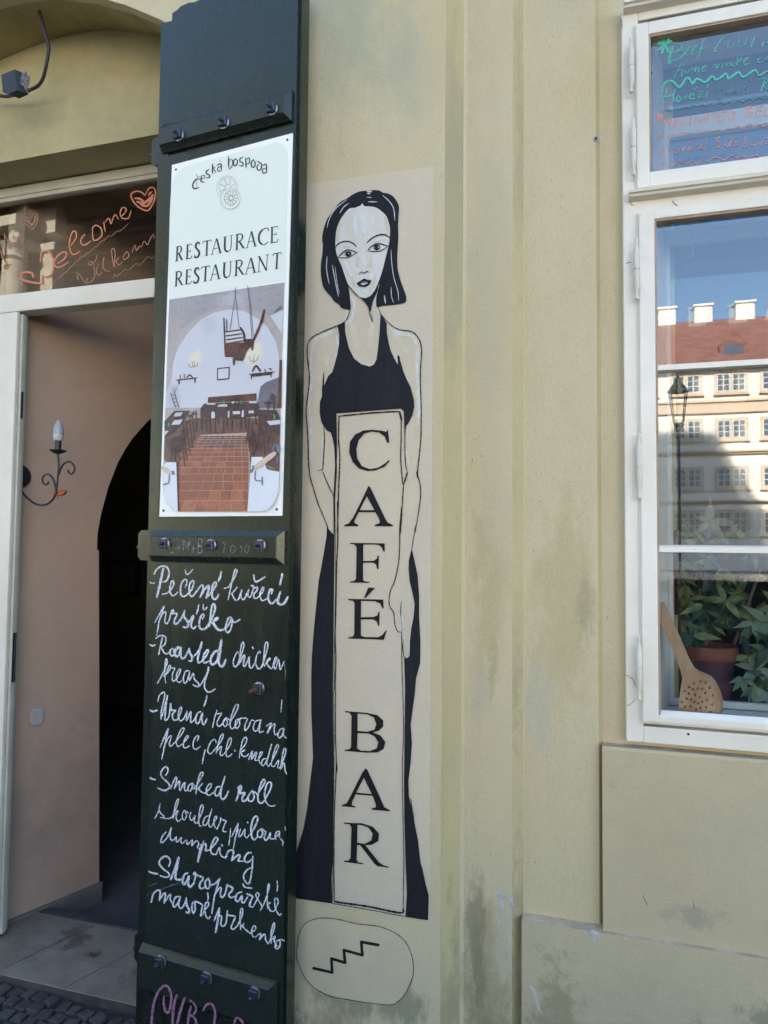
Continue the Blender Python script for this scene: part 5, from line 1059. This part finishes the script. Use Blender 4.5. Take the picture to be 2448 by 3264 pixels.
cr = Paint(WY(.0995), .0004)
cr.text('F', '2.5:1996,840 2006,836 2012,837|2:2008,640 2012,650 2019,656|2:2144,640 2150,650 2162,656|1.6:1990,2150 2005,2156 2020,2170 2028,2190|1.4:2022,2232 2010,2245 1996,2250|1.6:1981,60 1984,90|2:2420,2340 2424,2342', wob=.4)
cr.build('paint_cracks', MATS['scuff'], win, True)

# inner casement, lining and sill between the two windows
m_wpale = mat('inner_white_paint', (.56, .56, .53), .5, .04, 5)
inn = thing('inner_window', (.76, .29, 1.08), 'inner white window frame and lining seen behind the outer panes', 'window')
xi0 = WY(.30).at(2131, 2000).x; xi1 = WY(.30).at(2148, 2000).x; zi0 = XZ(2330, 2258, .30)[1]; zi1 = XZ(2330, 2238, .30)[1]
lx = WY(.16).at(2100, 2000).x
b = MB().add([(lx-.006, .150, 1.08), (xi0, .30, 1.08), (xi0, .30, 3.14), (lx-.006, .150, 3.14)], [(0, 1, 2, 3)])
b.add([(1.38, .15, 1.08), (1.34, .30, 1.08), (1.34, .30, 3.14), (1.38, .15, 3.14)], [(0, 1, 2, 3)]).add([(.1, .15, 3.11), (1.4, .15, 3.11), (1.4, .30, 3.09), (.1, .30, 3.09)], [(0, 1, 2, 3)])
b.build('lining', m_wpale, inn)
MB().box((.1, .151, 1.06), (1.4, .36, zi0-.004)).build('sill', m_wpale, inn)
frame(inn, 'inner_frame', xi0, .735, zi0-.002, XZ(2330, 470, .30)[1]+.12, xi1-xi0, .02, .06, zi1-zi0, .30, .33, m_wpale, .003)
frame(inn, 'inner_frame', .765, 1.345, zi0-.002, XZ(2330, 470, .30)[1]+.12, .02, .03, .06, zi1-zi0, .30, .33, m_wpale, .003)
MB().bbox((.1, .3002, 2.53), (1.4, .335, 2.575), .003).build('inner_rail', m_wpale, inn)
MB().add([(xi1, .318, zi1), (.71, .3215, zi1), (.71, .3205, 3.0), (xi1, .319, 3.0)], [(0, 1, 2, 3)]).build('pane', glass('inner_glass', boost=1.1), inn)
dk = thing('dining_room', (1, 1.5, .1), 'dark unlit restaurant room seen through the window behind the plants', 'room')
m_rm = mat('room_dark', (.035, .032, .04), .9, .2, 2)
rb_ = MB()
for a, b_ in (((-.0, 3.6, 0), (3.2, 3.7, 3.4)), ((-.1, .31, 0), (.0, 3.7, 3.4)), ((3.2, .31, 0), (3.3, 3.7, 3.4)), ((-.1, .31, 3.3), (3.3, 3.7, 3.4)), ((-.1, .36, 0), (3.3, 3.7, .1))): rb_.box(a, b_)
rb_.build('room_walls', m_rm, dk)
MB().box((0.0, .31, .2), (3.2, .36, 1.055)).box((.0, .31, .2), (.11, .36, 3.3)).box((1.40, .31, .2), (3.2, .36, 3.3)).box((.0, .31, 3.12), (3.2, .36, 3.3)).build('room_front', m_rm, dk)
# little hook that hangs behind the second pane
hk = thing('curtain_hook', WY(.2).at(2204, 720), 'thin white hook wire hanging behind the upper lower-sash pane', 'hook')
MB().tube([WY(.2).at(2203, 712), WY(.2).at(2205, 760), WY(.2).at(2208, 812), WY(.2).at(2206, 818), WY(.2).at(2192, 815)], .0012, 6).build('wire', mat('bright_wire', (.7, .7, .7), .3), hk)

# perforated wooden skimmer leaning in the corner of the window
m_wood = mat('spoon_wood', (.56, .36, .21), .5, .2, 16, .25, 60, col2=(.38, .20, .095), stretch=(1.0, 1, .35))
SK = WY(.165)
def g3(pts, Y=.165): return [WY(Y).at(*crop('G', *p)) for p in pts]
skm = thing('wooden_skimmer', WY(.18).at(*crop('G', 580, 2060)), 'large wooden skimmer spoon with round holes leaning in window corner', 'kitchen utensil')
oq = [Vector(p) for p in P('95,660 135,730 180,820 230,955 300,1100 360,1240 420,1380 480,1480 540,1520 600,1548 660,1575 700,1600 745,1655 775,1710 800,1765 822,1830 838,1900 842,1960 835,2030 810,2090 330,2090 322,2000 325,1900 340,1760 358,1660 368,1600 345,1500 290,1370 240,1230 190,1110 140,1000 95,900')]
hl = P('590,1640 655,1655 513,1665 455,1710 705,1715 498,1735 556,1722 613,1735 400,1760 652,1780 448,1790 526,1805 745,1812 580,1832 422,1850 476,1865 672,1865 362,1893 518,1893 616,1893 565,1912 735,1927 402,1950 472,1945 662,1960 592,1965 360,1975 538,1985 715,2020')
holes = [[(x+13*math.cos(-a*PI/4), y+17*math.sin(-a*PI/4)) for a in range(8)] for x, y in hl]
MB().prism(g3([tuple(p) for p in oq]), (.012, .026, 0), holes=[g3(h) for h in holes]).build('bowl_and_handle', m_wood, skm)

# plants, pots, stick, curtain
m_terra = mat('terracotta', (.30, .085, .045), .7, .2, 12, .2, 90)
m_pot = mat('plum_pot', (.13, .045, .07), .6, .15, 12, .1, 60)
m_lf = [mat('leaf_green', (.02, .075, .045), .45, .3, 30), mat('leaf_variegated', (.05, .10, .04), .45, .2, 25, col2=(.26, .27, .10)), mat('leaf_pale', (.16, .24, .17), .5, .2, 25, col2=(.24, .31, .22)), mat('leaf_yellow', (.20, .18, .03), .5, .3, 30, col2=(.09, .10, .02))]
def leaf_mesh(m):
    vs = []; fs = []; n = 7
    for i in range(n+1):
        t = i/n; w_ = .185*math.sin(PI*min(1, t*1.02)**.85)*(1-.25*t) if 0 < i < n else .003
        y = t; z = -.42*t*t
        vs += [(-w_, y, z+.05*w_/.185), (0, y, z-.012), (w_, y, z+.05*w_/.185)]
    for i in range(n):
        for j in range(2): fs.append((i*3+j, i*3+j+1, i*3+4+j, i*3+3+j))
    me = bpy.data.meshes.new('leaf'); me.from_pydata(vs, [], fs); me.materials.append(m)
    for p in me.polygons: p.use_smooth = True
    return me
LM = [leaf_mesh(m) for m in m_lf]
def plant(label, base, stems, group=None, name='potted_plant'):
    """stems: (px, py, Y, leaflet length, number, material, droop)"""
    t = thing(name, base, label, 'plant', group)
    sb = MB(); rng_ = random.Random(int(base[0]*1000))
    for (x, y, Y, L, n, mi, drp) in stems:
        c = WY(Y).at(x, y); mid = Vector((base[0]*.6+c.x*.4, (base[1]+Y)/2, base[2]*.5+c.z*.5+.02))
        sb.tube(crv([Vector(base), mid, c], .03), .0018, 5)
        for k in range(n):
            a = 2*PI*k/n+rng_.uniform(-.25, .25)+.4
            d = Vector((math.cos(a), -.5+1.0*rng_.random()-.3, math.sin(a)*.9-drp)).normalized()
            s_ = L*1.22*rng_.uniform(.75, 1.2)
            o = bpy.data.objects.new('leaf', LM[mi if rng_.random() < .8 else (mi+1) % 2]); COL.objects.link(o); o.parent = t
            yv = d; zv = Vector((0, -1, .25)); xv = yv.cross(zv).normalized(); zv = xv.cross(yv).normalized()
            Mx = Matrix((xv, yv, zv)).transposed().to_4x4()
            o.matrix_local = Matrix.Translation(c-Vector(base)) @ Mx @ Matrix.Scale(s_, 4)
    sb.build('stems', mat('plant_stem', (.08, .07, .03), .7), t)
    return t
pc_ = WY(.43).at(2256, 2054)
def px_r(dx, Y): return abs(WY(Y).at(2256+dx, 2100).x-WY(Y).at(2256, 2100).x)
def zy(y, Y=.43): return WY(Y).at(2256, y).z
pot = thing('flower_pot', (pc_.x, .43, zy(2236)), 'terracotta rimmed plum flower pot with stick, behind the wooden skimmer', 'flower pot')
zb_ = zy(2250)
MB().lathe((pc_.x, .43, 0), [(px_r(60, .43), zb_), (px_r(88, .43), zy(2098)), (.001, zy(2098)+.001)], 28, cap=False).build('body', m_pot, pot, True)
MB().lathe((pc_.x, .43, 0), [(px_r(90, .43), zy(2099)), (px_r(97, .43), zy(2095)), (px_r(99, .43), zy(2058)), (px_r(96, .43), zy(2054)), (px_r(90, .43), zy(2056)), (px_r(88, .43), zy(2070)), (.001, zy(2070)-.001)], 28, cap=False).build('rim', m_terra, pot, True)
stk = thing('plant_stick', WY(.42).at(*crop('G', 1015, 1165)), 'slanting pinkish cane stick standing in the flower pot', 'stick')
MB().tube([WY(.42).at(*crop('G', 1010, 1180)), WY(.46).at(*crop('G', 1338, 240))], .0048, 10).build('cane', mat('cane', (.30, .16, .13), .6, .2, 60), stk, True)
G = lambda x, y: crop('G', x, y)
def sl(l): return [(*G(a, b), Y, L, n, m, d) for a, b, Y, L, n, m, d in l]
plant('dark green umbrella plant with drooping leaf fans in the terracotta rimmed pot', (pc_.x-.02, .44, zy(2060)), sl([(900, 640, .40, .05, 5, 1, .1), (620, 690, .38, .06, 6, 0, .9), (500, 1070, .37, .052, 6, 0, .5), (870, 240, .41, .05, 5, 1, 1.4), (760, 480, .45, .05, 7, 0, .3), (720, 900, .44, .06, 8, 0, .3), (930, 820, .42, .055, 7, 0, .5), (520, 880, .42, .05, 7, 0, .2), (640, 250, .46, .05, 7, 0, .3), (1100, 280, .44, .05, 6, 0, .6), (400, 760, .42, .04, 6, 3, .2),
      (700, -330, .42, .055, 6, 1, .1), (400, -160, .44, .045, 6, 1, .2), (250+300, -200, .45, .045, 5, 1, .5), (900, -150, .46, .05, 7, 0, .3), (1150, -100, .48, .05, 7, 0, .2), (1250, 60, .5, .05, 7, 0, .3), (560, 560, .47, .055, 7, 0, .2), (820, 760, .48, .055, 7, 0, .4), (1050, 560, .46, .05, 6, 1, .3), (700, 150, .48, .05, 7, 0, .2), (1150, 860, .47, .055, 7, 0, .3), (450, 950, .46, .045, 6, 0, .3)]))
plant('pale variegated plant with large oval leaves at the right of the flower pot', (.49, .40, zi1+.02), sl([(1290, 1480, .36, .055, 7, 2, .7), (1240, 900, .38, .06, 7, 2, .2), (1390, 1230, .35, .05, 7, 1, .3), (1250, 1700, .35, .052, 5, 2, 1.2), (1110, 1600, .36, .05, 4, 2, .8), (1420, 900, .38, .06, 7, 2, .1), (1420, 1560, .36, .055, 7, 1, .6), (1180, 1320, .37, .05, 5, 1, .4), (1500, 1200, .36, .055, 7, 1, .4), (1460, 1780, .36, .05, 6, 2, .9), (1550, 700, .4, .055, 7, 0, .3)]))
plant('narrow yellowish trailing plant beside the inner window frame', (WY(.40).at(2165, 2100).x, .40, zi1+.02), sl([(360, 160, .38, .045, 6, 3, .9), (330, 300, .39, .045, 6, 3, .9), (350, 450, .38, .045, 6, 3, .9), (330, 600, .39, .04, 6, 3, .8), (360, 740, .39, .04, 6, 3, .6), (440, 620, .40, .04, 5, 3, .3), (340, 900, .4, .04, 5, 0, .5)]))
ct = MB(); x0, x1 = WY(.345).at(2150, 1900).x, WY(.345).at(2160, 1900).x
vs = []
for k in range(7):
    x = x0+(x1-x0)*k/6; y = .345+.008*(k % 2); vs += [(x, y, XZ(2155, 1960, .345)[1]), (x, y, XZ(2155, 1690, .345)[1])]
ct.add(vs, [(2*k, 2*k+2, 2*k+3, 2*k+1) for k in range(6)])
ctt = thing('red_curtain', (x0, .345, XZ(2155, 1960, .345)[1]), 'narrow strip of folded red cloth behind the inner window frame', 'curtain')
ct.build('cloth', mat('red_cloth', (.42, .035, .04), .8, .15, 40), ctt)

# ------------------------------------------------------------ across the square (seen in the panes)
TB = 48.0
def rf(px, py, Yp=.112, B=TB):
    """where the line of sight mirrored in the pane meets the facade across the square"""
    d = ray(px, py); t = (Yp-CAM.y)/d.y; p = CAM+d*t; r = Vector((d.x, -d.y, d.z)); t2 = (-B-p.y)/r.y; q_ = p+r*t2; return q_.x, q_.z
opp = thing('townhouse', (8, -TB, -.07), 'long cream townhouse with red tiled roof across the square, mirrored in panes', 'building')
m_opp = mat('opposite_plaster', (.84, .79, .70), .9, .03, .6); m_trim = mat('opposite_trim', (.66, .52, .38), .9, .05, 1)
m_roofr = mat('opposite_roof', (.17, .07, .055), .85, .25, 1.2, .5, 8, col2=(.25, .12, .095), stretch=(1, 1, 3))
ez = rf(2260, 1162)[1]; rz = rf(2300, 1030)[1]
XA, XB = -9, 46
MB().box((XA, -TB-12, -.1), (XB, -TB, ez)).build('wall', m_opp, opp)
dpt = 6.5; rise = (rz*(TB+dpt)/TB)-ez
MB().prism([(XA-.3, -TB+.45, ez), (XA-.3, -TB-13, ez), (XA-.3, -TB-dpt, ez+rise)], (XB-XA+.6, 0, 0)).build('roof', m_roofr, opp)
MB().box((XA-.2, -TB, ez-.35), (XB+.2, -TB+.5, ez-.02)).build('eaves', m_opp, opp)
for y0, y1 in ((1272, 1312), (1434, 1446), (1594, 1604)):
    za, zb = rf(2380, y1)[1], rf(2380, y0)[1]
    MB().box((XA, -TB, za), (XB, -TB+.16, zb)).box((XA, -TB, zb-.12), (XB, -TB+.28, zb)).build('string_course', m_trim, opp)
m_owf = mat('opposite_window_white', (.75, .75, .72), .6); m_og = mat('opposite_glass', (.10, .13, .17), .08, .2, .5, spec=.9)
def owin(xc, z0, z1, wd_):
    f = MB()
    X0, X1, Y = xc-wd_/2, xc+wd_/2, -TB
    f.box((X0-.16, Y+.002, z0-.16), (X1+.16, Y+.07, z0)); f.box((X0-.16, Y+.002, z1), (X1+.16, Y+.07, z1+.16)); f.box((X0-.16, Y+.002, z0), (X0, Y+.07, z1)); f.box((X1, Y+.002, z0), (X1+.16, Y+.07, z1))
    f.box((xc-.07, Y+.003, z0), (xc+.07, Y+.07, z1)); f.box((X0-.22, Y+.002, z0-.26), (X1+.22, Y+.16, z0-.16))
    o = f.build('window', m_trim, opp)
    b = MB()
    for (a, c) in ((X0, xc-.07), (xc+.07, X1)):
        mid = (a+c)/2
        for x in (a+.03, mid, c-.03): b.box((x-.035, Y+.01, z0), (x+.035, Y+.05, z1))
        for z in (z0+.04, z0+(z1-z0)*.36, z0+(z1-z0)*.68, z1-.04): b.box((a, Y+.012, z-.03), (c, Y+.048, z+.03))
    b.build('casement', m_owf, o)
    MB().box((X0, Y+.004, z0), (X1, Y+.009, z1)).build('pane', m_og, o)
xc1 = rf(2331, 1450)[0]; dx = xc1-rf(2189, 1450)[0]
for (ya, yb) in ((1190, 1246), (1337, 1395), (1492, 1552), (1632, 1700)):
    z0, z1 = rf(2331, yb)[1], rf(2331, ya)[1]
    for k in range(-5, 5): owin(xc1+dx*k, z0, z1, 1.75)
for px_ in (2124, 2240, 2372, 2500, 2050):
    x, z = rf(px_, 1000, B=TB+dpt); x2 = rf(px_+24, 1000, B=TB+dpt)[0]
    MB().bbox((x-.65, -TB-dpt-.6, ez+rise-.8), (x+.65, -TB-dpt+.4, ez+rise+1.1), .05).bbox((x-.75, -TB-dpt-.7, ez+rise+1.0), (x+.75, -TB-dpt+.5, ez+rise+1.2), .04).build('chimney', mat('chimney_white', (.8, .78, .72), .8), opp)
dxx, dz = rf(2345, 1102)
dm = MB(); yy = -TB-2.0
dm.prism([(dxx-.9, yy+1.3, dz-.6), (dxx+.9, yy+1.3, dz-.6), (dxx+.9, yy+1.3, dz+.3), (dxx, yy+1.3, dz+1.4), (dxx-.9, yy+1.3, dz+.3)], (0, -2.4, 0)).build('dormer', m_roofr, opp)
MB().box((dxx-.6, yy+1.31, dz-.4), (dxx+.6, yy+1.34, dz+.3)).build('dormer_window', m_og, opp)
# tall church gable behind the cafe: its shadow lies on the townhouse
chy = 9.0; k_ = (chy+TB)/SUN_DIR.y
def shp(px, py): x, z = rf(px, py); return (x+SUN_DIR.x*k_, chy, z+SUN_DIR.z*k_)
sil = [shp(2060, 1374), shp(2262, 1376), shp(2284, 1388), shp(2306, 1422), shp(2346, 1492), shp(2386, 1552), shp(2426, 1614), shp(2455, 1664)]
last = sil[-1]
chp = thing('church', (last[0]-8, chy+3, -.07), 'tall church gable behind the cafe that throws a shadow across the square', 'church')
MB().prism([(sil[0][0]-8, chy, -.1), (sil[0][0]-8, chy, sil[0][2])] + sil[1:] + [(last[0], chy, -.1)], (0, 6, 0)).build('gable', mat('church_stone', (.5, .46, .38), .9, .1, 1), chp)

# columned church front seen in the transom light
m_col = mat('column_stone', (.56, .50, .38), .85, .12, 2, .3, 12); m_cold = mat('portico_stone', (.13, .115, .085), .9, .2, 1.5, .3, 10)
CY = -17.0
def rft(px, py, B): return rf(px, py, .378, B)
por = thing('columned_portico', (-21, CY, -.07), 'stone portico with ionic columns across the street, mirrored in transom glass', 'building')
zc0 = rft(50, 838, -CY)[1]; zc1 = rft(50, 690, -CY)[1]
def column(x, r):
    c = MB().lathe((x, CY, -.1), [(r*1.3, 0), (r*1.3, .35), (r*1.12, .5), (r, .7), (r*.99, zc0*.4), (r*.86, zc0+.1)], 28).build('column', m_col, por, True)
    cap = MB(); zt_ = zc0+.1
    cap.lathe((x, CY, zt_), [(r*.86, 0), (r*.95, .05), (r*.86, .1), (r*.86, .35), (r*1.1, .55)], 24)
    for sx in (-1, 1):
        sp_ = []
        for i in range(40):
            a = i*.42; q_ = r*.42*(1-i/44); sp_.append((x+sx*(r*.98)+sx*math.cos(a+1.57)*q_, CY+r*1.0, zt_+.62+math.sin(a+1.57)*q_))
        cap.tube(sp_, .055, 6)
        cap.lathe((x+sx*r*.98, CY-r*.9, zt_+.62), [(r*.40, 0), (r*.32, r*.9), (r*.40, r*1.85)], 18, (0, 1, 0))
    cap.build('capital', m_col, c)
    ab = MB(); z = zt_+1.02
    for h, e_ in ((.14, 1.30), (.10, 1.18), (.22, 1.12), (.12, 1.25), (.26, 1.18), (.12, 1.34), (.2, 1.45)):
        ab.box((x-r*e_, CY-r*e_, z), (x+r*e_, CY+r*e_, z+h)); z += h
    ab.build('abacus', m_col, c); return z
cx1 = rft(44, 900, -CY)[0]; cx2 = rft(118, 900, -CY-0)[0]
zt1 = column(cx1, .50); column(cx1-4.2, .50)
pil = MB().box((cx2-.26, CY-1.0, -.1), (cx2+.26, CY-.45, zc0+.5)).box((cx2-.4, CY-1.1, zc0+.5), (cx2+.4, CY-.35, zc0+.8)).box((cx2-.34, CY-1.05, zc0+1.2), (cx2+.34, CY-.4, zt1)).build('pilaster', m_col, por)
MB().box((cx1-9, CY-8, zt1+.02), (cx1+9.5, CY+.45, zt1+2.6)).build('entablature', m_cold, por)
cm = MB()
for k in range(9): cm.box((cx1-9, CY-1.2-k*.75, zt1-.16-.05*(k % 3)), (cx1+9.5, CY-.9-k*.75, zt1+.03))
cm.build('ceiling_moulding', m_cold, por)
MB().box((cx1-9, CY-8.4, -.1), (cx1+9.5, CY-8, zt1+3)).box((cx1+9.2, CY-8, -.1), (cx1+9.9, CY+.4, zt1+3)).build('portico_wall', m_cold, por)
# lantern on the street
LS_ = .66; lx_, lz_ = rf(2163, 1290, B=11); lamp = thing('street_lantern', (lx_, -11, -.07), 'black glazed street lantern on a post, mirrored in left edge of window', 'street lamp')
ly = -11.0
MB().tube([(lx_, ly, -.07), (lx_, ly, lz_-.45)], .022, 12).build('post', m_iron, lamp, True)
hb = MB()
for sx, sy in ((-1, -1), (1, -1), (1, 1), (-1, 1)): hb.tube([(lx_+sx*.11*LS_, ly+sy*.11*LS_, lz_-.5*LS_), (lx_+sx*.21*LS_, ly+sy*.21*LS_, lz_+.35*LS_)], .011, 6)
hb.lathe((lx_, ly, lz_-.75*LS_), [(.04, 0), (.08, .12), (.087, .15)], 12); hb.lathe((lx_, ly, lz_+.35*LS_), [(.185, 0), (.175, .03), (.08, .16), (.06, .24), (.02, .29), (.001, .35)], 8)
hb.build('lantern_frame', m_iron, lamp)
# dark blue car parked by the kerb behind the photographer
m_car = mat('car_paint', (.012, .028, .08), .22, .1, 2, spec=.6); m_vg = mat('car_glass', (.02, .03, .04), .06, .1, 2, spec=.9); m_tyre = mat('tyre', (.02, .02, .02), .8)
vx, vy = rf(2205, 1850, B=3.4)[0]-.85, -3.4
def car(loc, label, m):
    t = thing('parked_car', loc, label, 'car', 'cars parked behind the photographer')
    X, Y = loc[0], loc[1]
    def prof(pts, y0, y1, name, mm, par=t):
        b = MB(); n = len(pts); b.add([(X+x, y0, z-.07) for x, z in pts]+[(X+x, y1, z-.07) for x, z in pts], [tuple(range(n)), tuple(range(2*n-1, n-1, -1))]+[(i, (i+1) % n, n+(i+1) % n, n+i) for i in range(n)])
        return b.build(name, mm, par)
    low = [(-2.1, .28), (2.1, .28), (2.15, .55), (2.05, .85), (1.6, .93), (.2, .95), (-1.0, .93), (-1.9, .80), (-2.15, .6)]
    prof(low, Y, Y-1.7, 'body', m)
    prof([(-1.15, .90), (1.75, .90), (1.25, 1.34), (.9, 1.40), (-.45, 1.41), (-.75, 1.36)], Y-.12, Y-1.58, 'cabin', m)
    for pts in (((-1.0, .97), (-.3, 1.31), (.25, 1.34), (.25, .97)), ((.33, .97), (.33, 1.34), (1.15, 1.28), (1.5, .97))): prof(pts, Y-.112, Y-.12+.002, 'side_window', m_vg)
    for wx in (-1.3, 1.3):
        wh = MB().lathe((X+wx, Y+.015, .24), [(.02, 0), (.28, .0), (.31, -.05), (.31, -.2), (.02, -.2)], 24, (0, 1, 0)).build('wheel', m_tyre, t)
        MB().lathe((X+wx, Y+.02, .24), [(.19, 0), (.12, .01), (.02, .015)], 20, (0, 1, 0)).build('hubcap', m_wash, wh)
car((vx+1.2, vy, -.07), 'dark blue car parked in the street, mirrored at the right of the lower panes', m_car)
car((vx-3.2, vy-.15, -.07), 'black car added left of the blue one to darken what the lower panes mirror', mat('black_car_paint', (.015, .016, .018), .25, .1, 2, spec=.6))  # added car, hides the bright ground mirrored in the lower panes
